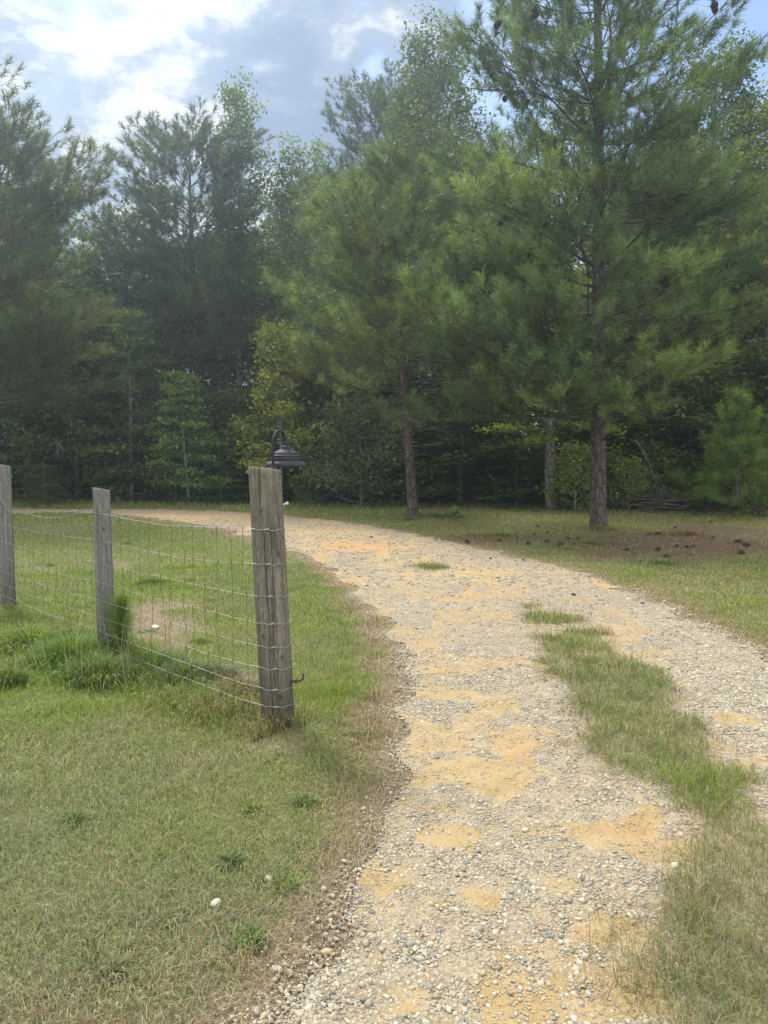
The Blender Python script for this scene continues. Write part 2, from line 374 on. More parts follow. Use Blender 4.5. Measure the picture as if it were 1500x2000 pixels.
nt.links.new(n1, bp.inputs['Height']); nt.links.new(bp.outputs[0], b.inputs['Normal']); nt.links.new(b.outputs[0], o.inputs[0])
M_SOIL = m
def blob(px, py, cx, cy, rx, ry, w=0.0): return smooth(-.2, .5, 1-np.hypot((px-cx)/rx, (py-cy)/ry)+w)
def bare_f(x, y):
    px, py = proj(x, y); w = (fbm(x*3, y*3, 51, 4)-.5)*1.3; r = road_sd(x, y)
    b = blob(px, py, 310, 1235, 85, 55, w) + blob(px, py, 545, 1445, 90, 40, w)*.9 + blob(px, py, 300, 1180, 90, 25, w)*.5 + blob(px, py, 230, 1110, 40, 14, w)*.6
    b += blob(px, py, 130, 1030, 70, 12, w)*.5 + blob(px, py, 1380, 1150, 160, 20, w)*.4 + blob(px, py, 700, 1760, 110, 70, w)*.5
    b = np.maximum(b, smooth(-.34, -.02, r+w*.12)*.9)
    return np.clip(b, 0, 1)
def straw_f(x, y):
    px, py = proj(x, y); w = (fbm(x*1.2, y*1.2, 61, 4)-.5)*1.2
    s = blob(px, py, 1330, 1062, 290, 32, w) + blob(px, py, 950, 1052, 220, 11, w)*.8 + blob(px, py, 720, 1010, 200, 6, w)*.2
    return np.clip(s + (np.asarray(y) > 27)*.9, 0, 1)
ths = np.linspace(-math.pi, math.pi, 721); rs = np.concatenate([[0.05], np.geomspace(0.4, 60, 260), np.geomspace(66, 900, 14)])
x, y, Q = polar(rs, ths); z = hgt(x, y)
Vt = np.stack([x, y, z], -1)
tag(mesh_np('ground', Vt, Q, None, M_SOIL, smooth=True, attrs={'bare': bare_f(x, y), 'straw': straw_f(x, y)}), 'grassy ground of the field and woodland floor', None, None, 'structure')

m, nt, o = new_mat('gravel_and_sand')
g = N(nt, 'ShaderNodeNewGeometry'); pos = g.outputs['Position']
nf = noise(nt, pos, 120, 6, 0.7); nm = noise(nt, pos, 6, 6, 0.65); nl = noise(nt, pos, 1.1, 4, 0.6)
vo = N(nt, 'ShaderNodeTexVoronoi'); vo.inputs['Scale'].default_value = 85; nt.links.new(pos, vo.inputs['Vector'])
sand = ramp(nt, nf, [(0.25, (0.17, 0.115, 0.05)), (0.5, (0.285, 0.208, 0.096)), (0.75, (0.36, 0.28, 0.15))])
orng = ramp(nt, nf, [(0.25, (0.20, 0.115, 0.045)), (0.5, (0.32, 0.195, 0.078)), (0.75, (0.40, 0.27, 0.13))])
sand = mix(nt, attr(nt, 'orange', 'Fac'), sand, orng)
sepc = N(nt, 'ShaderNodeSeparateColor'); nt.links.new(vo.outputs['Color'], sepc.inputs[0])
grit = ramp(nt, sepc.outputs[0], [(0.0, (0.13, 0.115, 0.09)), (0.35, (0.22, 0.20, 0.157)), (0.7, (0.30, 0.277, 0.22)), (1.0, (0.30, 0.25, 0.175))])
grit = mix(nt, ramp(nt, vo.outputs['Distance'], [(0.45, 0.0), (0.8, 0.8)]), grit, (0.22, 0.17, 0.11))
sm = math_node(nt, 'ADD', attr(nt, 'sand', 'Fac'), math_node(nt, 'MULTIPLY', math_node(nt, 'SUBTRACT', nm, 0.5), 0.7))
c = mix(nt, ramp(nt, sm, [(0.20, 0.12), (0.75, 0.95)]), grit, sand)
c = mix(nt, ramp(nt, nm, [(0.42, 0.35), (0.6, 0.0)]), c, (0.40, 0.31, 0.20))
b = N(nt, 'ShaderNodeBsdfPrincipled'); nt.links.new(c, b.inputs['Base Color']); b.inputs['Roughness'].default_value = 0.95
b.inputs['Specular IOR Level'].default_value = 0.1
hh = math_node(nt, 'SUBTRACT', math_node(nt, 'MULTIPLY', nf, 0.6), math_node(nt, 'MULTIPLY', math_node(nt, 'MULTIPLY', vo.outputs['Distance'], 0.8), math_node(nt, 'SUBTRACT', 1.0, attr(nt, 'sand', 'Fac'))))
bp = N(nt, 'ShaderNodeBump'); bp.inputs['Strength'].default_value = 0.9; bp.inputs['Distance'].default_value = 0.012
nt.links.new(hh, bp.inputs['Height']); nt.links.new(bp.outputs[0], b.inputs['Normal']); nt.links.new(b.outputs[0], o.inputs[0])
M_ROAD = m
x, y, Q = polar(np.geomspace(0.7, 32, 620), np.linspace(-1.15, 1.25, 760))
sdv = road_sd(x, y)
keep = (sdv[Q] > 0).all(1)
Q = Q[keep]; used = np.unique(Q); remap = np.zeros(len(x), int); remap[used] = np.arange(len(used)); Q = remap[Q]
x, y, sdv = x[used], y[used], sdv[used]
sf = sand_f(x, y); px, py = proj(x, y)
orange = np.clip(blob(px, py, 720, 1068, 140, 18)+blob(px, py, 930, 1162, 130, 20)+.5*blob(px, py, 1250, 1620, 90, 40)+.5*blob(px, py, 1010, 1460, 70, 40)+.6*blob(px, py, 400, 1010, 200, 8), 0, 1)
z = hgt(x, y)+0.006+0.010*(fbm(x*14, y*14, 77, 3)-.3)*smooth(0, .1, sdv)
tag(mesh_np('driveway', np.stack([x, y, z], -1), Q, None, M_ROAD, smooth=True, attrs={'sand': sf, 'orange': orange}), 'pale gravel and sand driveway curving away into the woods', None, None, 'structure')

# stones of the driveway
rng = np.random.default_rng(11)
PHI = (1+5**.5)/2
ICO_V = np.array([(-1, PHI, 0), (1, PHI, 0), (-1, -PHI, 0), (1, -PHI, 0), (0, -1, PHI), (0, 1, PHI), (0, -1, -PHI), (0, 1, -PHI), (PHI, 0, -1), (PHI, 0, 1), (-PHI, 0, -1), (-PHI, 0, 1)])
ICO_V /= np.linalg.norm(ICO_V[0])
ICO_F = np.array([(0, 11, 5), (0, 5, 1), (0, 1, 7), (0, 7, 10), (0, 10, 11), (1, 5, 9), (5, 11, 4), (11, 10, 2), (10, 7, 6), (7, 1, 8), (3, 9, 4), (3, 4, 2), (3, 2, 6), (3, 6, 8), (3, 8, 9), (4, 9, 5), (2, 4, 11), (6, 2, 10), (8, 6, 7), (9, 8, 1)])
def sample_polar(n, r0, r1, t0, t1, pw=1.0):
    # uniform in angle, density falls off with distance
    u = rng.random(n); r = (r0**pw+u*(r1**pw-r0**pw))**(1/pw); t = t0+rng.random(n)*(t1-t0)
    return r*np.sin(t), r*np.cos(t), r
def stones_mesh(name, x, y, rad, colr, mat, label):
    n = len(x); jit = 1+0.30*(rng.random((n, 12, 1))-.5)*2
    V = ICO_V[None]*jit
    for q_ in range(5):                                    # flat broken facets
        dd = rng.standard_normal((n, 3)); dd /= np.linalg.norm(dd, axis=1)[:, None]; cut = .38+.35*rng.random(n)
        ex = np.maximum(0, np.einsum('nij,nj->ni', V, dd)-cut[:, None]); V = V-ex[..., None]*dd[:, None, :]
    V = V*1.15
    scl = np.stack([1+.35*rng.standard_normal(n)*.6, np.ones(n), .50+.22*rng.random(n)], -1); scl = np.clip(scl, .45, 1.8)
    V = V*scl[:, None, :]
    a = rng.random(n)*2*math.pi; b_ = (rng.random(n)-.5)*.9
    cb, sb = np.cos(b_)[:, None], np.sin(b_)[:, None]
    V = np.stack([V[..., 0], V[..., 1]*cb-V[..., 2]*sb, V[..., 1]*sb+V[..., 2]*cb], -1)
    ca, sa = np.cos(a)[:, None], np.sin(a)[:, None]
    V = np.stack([V[..., 0]*ca-V[..., 1]*sa, V[..., 0]*sa+V[..., 1]*ca, V[..., 2]], -1)*rad[:, None, None]
    z = hgt(x, y)+0.007+rad*(-.05+.38*rng.random(n))
    V += np.stack([x, y, z], -1)[:, None, :]
    F = (ICO_F[None]+12*np.arange(n)[:, None, None]).reshape(-1, 3)
    C = np.repeat(colr, 12, axis=0)
    return tag(mesh_np(name, V.reshape(-1, 3), None, F, mat, C), label, None, None, 'stuff')
m, nt, o = new_mat('gravel_stone')
c = attr(nt, 'tint'); g = N(nt, 'ShaderNodeNewGeometry'); nn = noise(nt, g.outputs['Position'], 160, 4, 0.6)
c = mix(nt, 1.0, c, ramp(nt, nn, [(0.3, 0.72), (0.7, 1.1)]), 'MULTIPLY')
b = N(nt, 'ShaderNodeBsdfPrincipled'); nt.links.new(c, b.inputs['Base Color']); b.inputs['Roughness'].default_value = 0.9; b.inputs['Specular IOR Level'].default_value = 0.2
nt.links.new(b.outputs[0], o.inputs[0]); M_STONE = m
def stone_cols(n):
    pal = np.array([(0.46, 0.41, 0.31), (0.40, 0.365, 0.285), (0.33, 0.31, 0.26), (0.26, 0.26, 0.24), (0.46, 0.36, 0.22), (0.54, 0.50, 0.40), (0.19, 0.19, 0.185)])
    k = rng.choice(7, n, p=[.32, .23, .14, .07, .12, .09, .03])
    return (pal[k]*.9+np.array([.40, .32, .21])*.1)*(.60+.34*rng.random((n, 1)))*np.array([.98, 1.0, 1.04])
X, Y, R_ = [], [], []
for n, r0, r1 in ((360000, 1.4, 6.0), (210000, 6.0, 24.0)):
    x, y, r = sample_polar(n, r0, r1, -.66, .85, 1.0)
    sdv = road_sd(x, y); med = median_sd(x, y); s = sand_f(x, y)
    cover = smooth(-.10, .06, sdv+rng.standard_normal(n)*.06)*(1-smooth(-.03, .12, med))
    cover *= np.clip(1.03-1.0*smooth(.25, .85, s), .06, 1)*np.clip(.62+1.6*(fbm(x*4, y*4, 90, 5)-.40), .35, 1)
    dens = .5 if r1 <= 6 else .62
    k = rng.random(n) < cover*dens*1.15
    X.append(x[k]); Y.append(y[k]); R_.append(r[k])
x, y, r = map(np.concatenate, (X, Y, R_))
rad = np.exp(rng.standard_normal(len(x))*.42)*.0054*(np.clip(r/4, .9, 3)**.7)
rad = np.clip(rad, .0028, .0135*np.clip(r/5, 1, 1.8))
px, py = proj(x, y); big_ = (px > 1150)&(py < 1550)
rad[big_] *= 1.2
stones_mesh('gravel', x, y, rad, stone_cols(len(x)), M_STONE, 'loose pale grey and tan gravel stones lying on the driveway')
print('stones', len(x))
# finer grit between and over the sand
n = 420000; x, y, r = sample_polar(n, 1.6, 9.0, -.62, .72, 1.0); sdv = road_sd(x, y)
k = (rng.random(n) < smooth(-.16, .05, sdv+rng.standard_normal(n)*.05)*(1-.7*smooth(0, .12, median_sd(x, y)))*(.25+.75*vnoise(x*16, y*16, 401))*(1-.6*sand_f(x, y)))
x, y, r = x[k], y[k], r[k]; n = len(x); OV = np.array([(1, 0, 0), (0, 1, 0), (-1, 0, 0), (0, -1, 0), (0, 0, .7), (0, 0, -.7)]); OF = np.array([(0, 1, 4), (1, 2, 4), (2, 3, 4), (3, 0, 4)])
rad = (.0018+.0026*rng.random(n)**1.5)*np.clip(r/3, 1, 2.2); a = rng.random(n)*6.28
V = OV[None]*(1+.5*(rng.random((n, 6, 3))-.5)); ca, sa = np.cos(a)[:, None], np.sin(a)[:, None]
V = np.stack([V[..., 0]*ca-V[..., 1]*sa, V[..., 0]*sa+V[..., 1]*ca, V[..., 2]], -1)*rad[:, None, None]+np.stack([x, y, hgt(x, y)+.009+rad*.2], -1)[:, None, :]
tag(mesh_np('grit', V.reshape(-1, 3), None, (OF[None]+6*np.arange(n)[:, None, None]).reshape(-1, 3), M_STONE, np.repeat(stone_cols(n)*.9, 6, 0)), 'fine stone chips and grit scattered over the sandy driveway', None, None, 'stuff')
print('grit', n)

# ------------------------------------------------------------------ grass
def blades(x, y, h, w, lean, colr, z=None, curl=0.5, az=None):
    n = len(x); az = rng.random(n)*2*math.pi if az is None else az
    fd = np.stack([np.cos(az), np.sin(az), np.zeros(n)], -1)
    tw = az+math.pi/2+rng.standard_normal(n)*.5; sd_ = np.stack([np.cos(tw), np.sin(tw), np.zeros(n)], -1)*w[:, None]*.5
    b0 = np.stack([x, y, (hgt(x, y) if z is None else z)-.004], -1)
    sl, cl = np.sin(lean)[:, None], np.cos(lean)[:, None]
    mid = b0+(fd*sl*.45+np.array([0, 0, 1])*cl*.55)*h[:, None]
    l2 = np.clip(lean+curl*(.4+rng.random(n)), 0, 2.6); s2, c2 = np.sin(l2)[:, None], np.cos(l2)[:, None]
    tip = mid+(fd*s2+np.array([0, 0, 1])*c2)*h[:, None]*.5
    tip[:, 2] = np.maximum(tip[:, 2], b0[:, 2]+.006)
    V = np.stack([b0-sd_, b0+sd_, mid+sd_*.8, mid-sd_*.8, tip], 1)
    i = 5*np.arange(n)
    Qd = np.stack([i, i+1, i+2, i+3], -1); Td = np.stack([i+3, i+2, i+4], -1)
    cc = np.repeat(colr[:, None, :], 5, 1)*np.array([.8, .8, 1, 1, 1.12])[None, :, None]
    return V.reshape(-1, 3), Qd, Td, cc.reshape(-1, 3)
def merge(parts):
    Vs, Qs, Ts, Cs, n = [], [], [], [], 0
    for V, Q_, T, C in parts:
        Vs.append(V); Qs.append(Q_+n); Ts.append(T+n); Cs.append(C); n += len(V)
    return np.vstack(Vs), np.vstack(Qs), np.vstack(Ts), np.vstack(Cs)
GREEN = np.array([.105, .185, .032]); YEL = np.array([.205, .26, .05]); GREY = np.array([.175, .205, .115]); STRAW = np.array([.31, .265, .165]); BROWN = np.array([.17, .12, .08])
def grass_cols(x, y, dry, yel, grey=0.0):
    n = len(x); u = rng.random(n)
    c = GREEN[None]*(1-yel[:, None])+YEL[None]*yel[:, None]
    gg = np.clip(smooth(.35, .7, fbm(x*1.3, y*1.3, 120, 3))*.6+grey, 0, .95)
    c = c*(1-gg[:, None])+GREY*gg[:, None]
    isd = u < dry; br = rng.random(n) < .4
    c = np.where(isd[:, None], np.where(br[:, None], BROWN, STRAW), c)
    return c*(.55+.9*rng.random((n, 1)))
lawn = []
for n, r0, r1, t0, t1 in ((330000, 1.55, 5.0, -.66, .66), (260000, 5.0, 11.0, -.66, .66), (250000, 11.0, 27.0, -.66, .66), (150000, .9, 9.0, -1.35, -.6), (90000, 9.0, 27.0, -1.2, -.6), (90000, 2.0, 27.0, .6, 1.3)):
    x, y, r = sample_polar(n, r0, r1, t0, t1, 1.25)
    px, py = proj(x, y); sdv = road_sd(x, y); bare = bare_f(x, y); strw = straw_f(x, y)
    k = (sdv < -.0) & (rng.random(n) > np.maximum(bare*.82, strw*.72)) & (rng.random(n) < .35+1.3*fbm(x*6, y*6, 130, 3))
    k &= (y > .2)
    x, y, r, px, py, sdv, bare, strw = (a[k] for a in (x, y, r, px, py, sdv, bare, strw)); n = len(x)
    left = px < 760
    near = smooth(1330, 1480, py)          # the mown, paler foreground
    dry = np.where(left, .05+.18*near, .40) + 1.1*smooth(-.40, -.05, sdv+(fbm(x*2.7, y*2.7, 144, 3)-.5)*.5) + .7*(fbm(x*2.1, y*2.1, 140, 4)-.4) + .2*smooth(1800, 2000, py)
    dry = np.clip(dry+strw*.35, .03, .95)
    yel = np.clip(np.where(left, .45, .35)+1.4*(fbm(x*.8, y*.8, 150, 4)-.45)+.35*smooth(1090, 1010, py), 0, 1)
    hh = (.022+.04*rng.random(n))*(.35+1.5*fbm(x*3.5, y*3.5, 160, 4)) * np.where(left, 1, .9)
    edge_l = blob(px, py, 700, 1300, 90, 110)
    hh *= 1+.5*edge_l + .5*smooth(1030, 1000, py)
    wv = np.clip(.0022*np.maximum(r/3.2, 1), .0022, .011)*(.7+.6*rng.random(n))
    lean = np.abs(rng.standard_normal(n))*.55+.15
    flat = rng.random(n) < (.35*dry+.12*near); lean = np.where(flat, 1.35+.2*rng.random(n), lean)
    hh = np.where(flat, hh*1.7, hh)
    lawn.append(blades(x, y, hh, wv, lean, grass_cols(x, y, dry, yel, .45*near), curl=.6+.5*near))
V, Q, T, C = merge(lawn); print('lawn blades', len(T))
tag(mesh_np('lawn_grass', V, Q, T, M_GRASS, C), 'short mown grass, green to straw coloured, either side of the driveway', None, None, 'stuff')

# grass of the median strip, the driveway patches
md = []
n = 620000; x, y, r = sample_polar(n, 1.55, 15, .0, .68, 1.15)
ms = median_sd(x, y); rd = road_sd(x, y)
k = (ms > rng.random(n)**1.5*.26-.06) & (rd > 0) & (rng.random(n) < .35+1.1*fbm(x*5, y*5, 170, 3)); x, y, r, ms = x[k], y[k], r[k], ms[k]; n = len(x)
px, py = proj(x, y)
dry = np.clip(.30+.22*smooth(1500, 1800, py)+.5*(1-smooth(0, .16, ms))+.6*(fbm(x*3, y*3, 175, 3)-.5), .05, .9)
hh = (.048+.07*rng.random(n))*(.45+1.0*fbm(x*4, y*4, 180, 3))*(.5+.6*smooth(0, .15, ms))
wv = np.clip(.0022*np.maximum(r/3.2, 1), .0022, .007)
lean = np.abs(rng.standard_normal(n))*.5+.2; flat = rng.random(n) < dry*.75+.1; lean = np.where(flat, 1.2+.35*rng.random(n), lean); hh = np.where(flat, hh*1.25, hh)
md.append(blades(x, y, hh, wv, lean, grass_cols(x, y, dry, np.clip(.25+.8*(fbm(x*2, y*2, 190, 3)-.4), 0, 1)), curl=.8))
# tall wispy stems on the strip
n = 500; k = rng.choice(len(x), n); xs, ys = x[k]+rng.standard_normal(n)*.02, y[k]+rng.standard_normal(n)*.02
md.append(blades(xs, ys, .12+.14*rng.random(n), np.full(n, .0024), np.abs(rng.standard_normal(n))*.35, np.tile(np.array([.20, .18, .09]), (n, 1)), curl=.35))
V, Q, T, C = merge(md); print('median', len(T))
tag(mesh_np('median_grass', V, Q, T, M_GRASS, C), 'longer grass strip growing between the wheel tracks of the driveway', None, None, 'stuff')

# dead straw litter on the verges
n = 60000; x, y, r = sample_polar(n, 1.55, 13, -.6, .66, 1.0)
sdv = road_sd(x, y); ms = median_sd(x, y)
pr = np.maximum(np.exp(-((sdv+.16)/.20)**2), .8*np.exp(-((ms-.02)/.12)**2)*(sdv > 0))
pr = np.maximum(pr, .6*bare_f(x, y)*(sdv < 0)); pr = np.maximum(pr, .05*(sdv > 0))
k = rng.random(n) < pr*.75; x, y, r = x[k], y[k], r[k]; n = len(x)
V, Q, T, C = blades(x, y, .05+.10*rng.random(n)**2, np.clip(.0018*np.maximum(r/3, 1), .0018, .005), 1.35+.2*rng.random(n),
    np.where(rng.random((n, 1)) < .5, np.array([[.33, .27, .19]]), np.array([[.17, .125, .095]]))*(.7+.6*rng.random((n, 1))), z=hgt(x, y)+.012, curl=.25)
tag(mesh_np('straw_litter', V, Q, T, M_GRASS, C), 'dead straw and thatch lying along the gravel verges', None, None, 'stuff')

n = 90000; x = rng.uniform(-3, 13, n); y = rng.uniform(9, 24, n); k = (rng.random(n) < straw_f(x, y)*.8+.02) & (road_sd(x, y) < .1); x, y = x[k], y[k]; n = len(x)
V, Q, T, C = blades(x, y, .12+.10*rng.random(n), np.full(n, .007), 1.4+.2*rng.random(n), np.where(rng.random((n, 1)) < .6, np.array([[.175, .13, .09]]), np.array([[.09, .068, .052]]))*(.6+.8*rng.random((n, 1))), z=hgt(x, y)+.01+.02*rng.random(n), curl=.1)
tag(mesh_np('pine_straw', V, Q, T, M_GRASS, C), 'brown fallen pine needles matted under the pines', None, None, 'stuff')
# long grass under the fence
FP = [(-.585, 4.30), (-2.11, 5.80), (-3.63, 7.40)]
fl = []
n = 52000; t = rng.random(n)*1.15-.03; fx = FP[0][0]+(FP[2][0]-FP[0][0])*t*1.0; fy = FP[0][1]+(FP[2][1]-FP[0][1])*t
off = rng.standard_normal(n)*.24-.14; nx, ny = -.71, -.70; x = fx-nx*off; y = fy-ny*off
dn = fbm(x*2.2, y*2.2, 210, 3); k = rng.random(n) < np.clip(2.6*(dn-.28), 0.12, 1); x, y, t, off = x[k], y[k], t[k], off[k]; n = len(x)
hh = (.07+.17*rng.random(n))*(.5+.9*fbm(x*3, y*3, 220, 3))*np.exp(-(off/.42)**2)
az = rng.random(n)*2*math.pi; az = np.where(rng.random(n) < .5, -1.2+.9*rng.standard_normal(n), az)
dry = np.clip(.18+.5*np.exp(-(t/.13)**2), 0, .9)
c = grass_cols(x, y, dry, np.full(n, .35)); 
fl.append(blades(x, y, hh, .0026+.002*rng.random(n), .2+.5*rng.random(n), c, curl=1.1, az=az))
CL = []
for i in range(38):                                  # odd clumps and weeds the mower left
    a_, b_2 = rng.random()*820-60, 1040+900*rng.random()**1.3
    gx, gy = G(a_, b_2)
    if road_sd(np.array([gx]), np.array([gy]))[0] < -.12: CL.append((a_, b_2, .05+.10*rng.random(), int(60+150*rng.random()), .04+.04*rng.random(), [(.11, .17, .04), (.16, .21, .06), (.12, .17, .06), (.20, .21, .11)][i % 4]))
# leafy dark-green weeds in front of the middle post
for (cx, cy, rr, cnt, ht, colr) in [(140, 1295, .34, 2300, .30, (.12, .20, .04)), (60, 1265, .40, 2000, .25, (.16, .23, .05)), (185, 1325, .26, 1100, .26, (.10, .17, .035)), (215, 1330, .3, 900, .24, (.15, .21, .07)),
                              (300, 1310, .22, 1400, .2, (.08, .14, .04)), (360, 1330, .25, 1600, .2, (.09, .15, .05)), (20, 1340, .12, 500, .2, (.10, .15, .03)), (345, 1300, .1, 350, .14, (.09, .19, .03)), (425, 1330, .2, 900, .18, (.12, .14, .08)), (470, 1360, .2, 1200, .2, (.24, .19, .12)),
                              (300, 1140, .25, 900, .10, (.08, .15, .03)), (1290, 1100, 1.0, 900, .09, (.10, .15, .045)), (850, 1008, 1.8, 1400, .12, (.12, .17, .05)), (1150, 1062, 2.0, 1800, .08, (.095, .14, .045)),
                              (985, 1045, 1.5, 1000, .08, (.11, .15, .045)), (1340, 1045, .6, 260, .18, (.17, .11, .04)), (1172, 1033, .42, 420, .13, (.12, .17, .05)), (806, 1015, .38, 420, .13, (.13, .18, .05)), (1192, 1036, .3, 200, .12, (.20, .18, .09))] + CL:
    gx, gy = G(cx, cy); a = rng.random(cnt)*2*math.pi; q = np.abs(rng.standard_normal(cnt))*rr*.6
    x = gx+q*np.cos(a); y = gy+q*np.sin(a)*.9
    fl.append(blades(x, y, ht*(.5+.6*rng.random(cnt))*np.exp(-(q/rr)**2*.6), (.004+.004*rng.random(cnt))*max(1, gy/8), .15+.7*rng.random(cnt), np.array(colr)[None]*(.5+1.0*rng.random((cnt, 1))), curl=1.0, az=a+rng.standard_normal(cnt)*.6))
# tall dry stalks
n = 30; gx, gy = G(160, 1330); x = gx+rng.standard_normal(n)*.28; y = gy+rng.standard_normal(n)*.2
fl.append(blades(x, y, .3+.35*rng.random(n), np.full(n, .0026), .15+.4*rng.random(n), np.tile(np.array([.38, .34, .24]), (n, 1))*(.7+.5*rng.random((n, 1))), curl=.35, az=2.4+rng.standard_normal(n)*.8))
V, Q, T, C = merge(fl)
tag(mesh_np('fence_line_grass', V, Q, T, M_GRASS, C), 'long unmown grass and weeds along the foot of the fence', None, None, 'stuff')

# far rough grass at the edge of the woods
n = 42000; x = (rng.random(n)-.5)*40; y = 22.8+rng.random(n)*5.5
k = (road_sd(x, y) < -.1); x, y = x[k], y[k]; n = len(x)
hh = (.08+.22*rng.random(n)**2)*(.4+1.1*fbm(x*.9, y*.9, 230, 3))
c = grass_cols(x, y, np.full(n, .22), np.full(n, .6))
V, Q, T, C = blades(x, y, hh, .009+.006*rng.random(n), .2+.5*rng.random(n), c, curl=.7)
tag(mesh_np('woodland_edge_grass', V, Q, T, M_GRASS, C), 'rough pale grass fringing the edge of the woods', None, None, 'stuff')

# ------------------------------------------------------------------ trees
def curve_pts(p0, d, L, n, elev0, bend, az, wob, R):
    pts = [np.array(p0, float)]; e = elev0
    for i in range(n):
        a = az+wob*R.standard_normal(); e2 = e+bend*(i/n)
        pts.append(pts[-1]+L/n*np.array([math.cos(e2)*math.cos(a), math.cos(e2)*math.sin(a), math.sin(e2)]))
    return np.array(pts)
def trunk_path(H, lean, R, n=16, sway=.05):
    t = np.linspace(0, 1, n); ph = R.random(2)*6
    return np.stack([lean[0]*t+sway*np.sin(t*5+ph[0])*t*(H/10), lean[1]*t+sway*np.sin(t*4+ph[1])*t*(H/10), H*t], -1)
def at(path, zf):
    s = zf*(len(path)-1); i = min(int(s), len(path)-2); return path[i]*(1-(s-i))+path[i+1]*(s-i)
def needles(p0, ax, K, L, w, colr, R, seg=.22):
    n = len(p0); ax = ax/np.linalg.norm(ax, axis=1)[:, None]
    u = np.cross(ax, R.standard_normal((n, 3))); u /= np.linalg.norm(u, axis=1)[:, None]; v = np.cross(ax, u)
    a = R.random((n, K))*2*math.pi; sp = .25+1.0*R.random((n, K))
    d = ax[:, None]*np.cos(sp)[..., None]+(u[:, None]*np.cos(a)[..., None]+v[:, None]*np.sin(a)[..., None])*np.sin(sp)[..., None]
    ll = L*(.7+.45*R.random((n, K)))
    st = p0[:, None]-ax[:, None]*(seg*R.random((n, K)))[..., None]
    tip = st+d*ll[..., None]; tip[..., 2] -= ll*.10
    s = np.cross(d, R.standard_normal((n, K, 3))); s /= np.linalg.norm(s, axis=2)[..., None]; s *= w*.5
    V = np.stack([st-s, st+s, tip], 2).reshape(-1, 3)
    T = np.arange(n*K*3).reshape(-1, 3)
    C = np.repeat(np.repeat(colr[:, None], K, 1)[:, :, None], 3, 2)*(.78+.44*R.random((n, K, 1, 1)))
    return V, T, C.reshape(-1, 3)
def gen_pine(seed, H, zb, Rm, prof, r0, nb, lean=(0, 0), K=28, NL=.2, nw=.008, step=.26, col1=(.05, .085, .03), col2=(.085, .125, .04), extra=(), dead=6, asc=1.0, droop=.0, ncone=0, orange=0.0, tgap=.21, bin_=None):
    R = np.random.default_rng(seed); wood = Buf(); tp, ta, tcl = [], [], []; cones = []
    path = trunk_path(H, lean, R)
    tt = np.linspace(0, 1, len(path)); tr = r0*(1-tt)**.85+.012
    d01 = (path[1]-path[0])/path[1][2]
    wood.tube(np.vstack([[path[0]+d01*z_ for z_ in (-.12, .0, .06, .16, .35)], path[1:]]), np.concatenate([[r0*1.42, r0*1.36, r0*1.24, r0*1.13, r0*1.06], tr[1:]]), 12)
    specs = []
    for i in range(nb):
        nw_ = nb/4.6; wi = int(i/4.6); f = min(.99, (wi+.5+.16*R.standard_normal())/nw_); f = max(0, f); z = zb+(H*.985-zb)*f; az = wi*.9+(i % 4.6)*1.366+R.standard_normal()*.35
        L = Rm*prof(f)*(.66+.5*R.random()); specs.append((z, az, L, f, (-.10+.95*f**1.15)*asc+R.standard_normal()*.14))
    for e in extra: specs.append((e[0], e[1], e[2], max(0, (e[0]-zb)/(H-zb)), e[3] if len(e) > 3 else .05+R.standard_normal()*.08))
    c1, c2 = np.array(col1), np.array(col2)
    for (z, az, L, f, e0) in specs:
        p = at(path, min(z/H, .999)); n = max(4, int(L/.3)); e0 = e0-droop
        bp = [p]; a_, e_ = az, e0
        for q_ in range(n):
            a_ += R.standard_normal()*.13; e_ += (.42-.2*f)/n+R.standard_normal()*.07
            bp.append(bp[-1]+L/n*np.array([math.cos(e_)*math.cos(a_), math.cos(e_)*math.sin(a_), math.sin(e_)]))
        bp = np.array(bp); br = max(.010, .026*(L/3.2)*(r0/.19))
        wood.tube(bp, np.linspace(br, .006, len(bp)), 5, False)
        tone = c1+(c2-c1)*R.random(); bare_in = (.34-.12*f) if bin_ is None or f < .12 else bin_
        s = bare_in*L
        while s < L:
            q = at(bp, s/L); fr = s/L; hd = bp[-1]-bp[max(0, len(bp)-3)]; az_l = math.atan2(hd[1], hd[0])
            for sg in (-1, 1):
                if R.random() < .12: continue
                l2 = (.52*L*(1-fr)**.65+.26)*(.5+.75*R.random()); l2 = min(l2, 1.6)
                a2 = az_l+sg*(.55+.5*R.random()); e2 = .05+.45*R.random()
                tw = curve_pts(q, None, l2, 4, e2, .6, a2, .16, R)
                wood.tube(tw, np.linspace(.007, .004, 5), 3, False)
                k = l2; cc0 = tone*(.7+.6*R.random())
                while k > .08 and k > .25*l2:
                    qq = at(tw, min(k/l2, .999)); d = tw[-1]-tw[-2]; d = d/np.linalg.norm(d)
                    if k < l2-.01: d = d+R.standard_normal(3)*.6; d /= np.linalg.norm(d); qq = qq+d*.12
                    tp.append(qq); ta.append(d+np.array([0, 0, .55])); cc = cc0*(.50+.45*k/l2+.5*R.random())  # tufts towards the twig tip coloured lighter, as if lit
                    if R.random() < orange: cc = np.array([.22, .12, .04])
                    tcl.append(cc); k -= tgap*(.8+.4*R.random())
                if ncone and R.random() < .035 and fr > .3: cones.append(at(tw, .5)-np.array([0, 0, .06]))
            s += step*(.8+.4*R.random())
        tp.append(bp[-1]); d = bp[-1]-bp[-2]; ta.append(d/np.linalg.norm(d)+np.array([0, 0, .3])); tcl.append(c2)
    tp.append(path[-1]); ta.append(np.array([0, 0, 1.0])); tcl.append(c2)
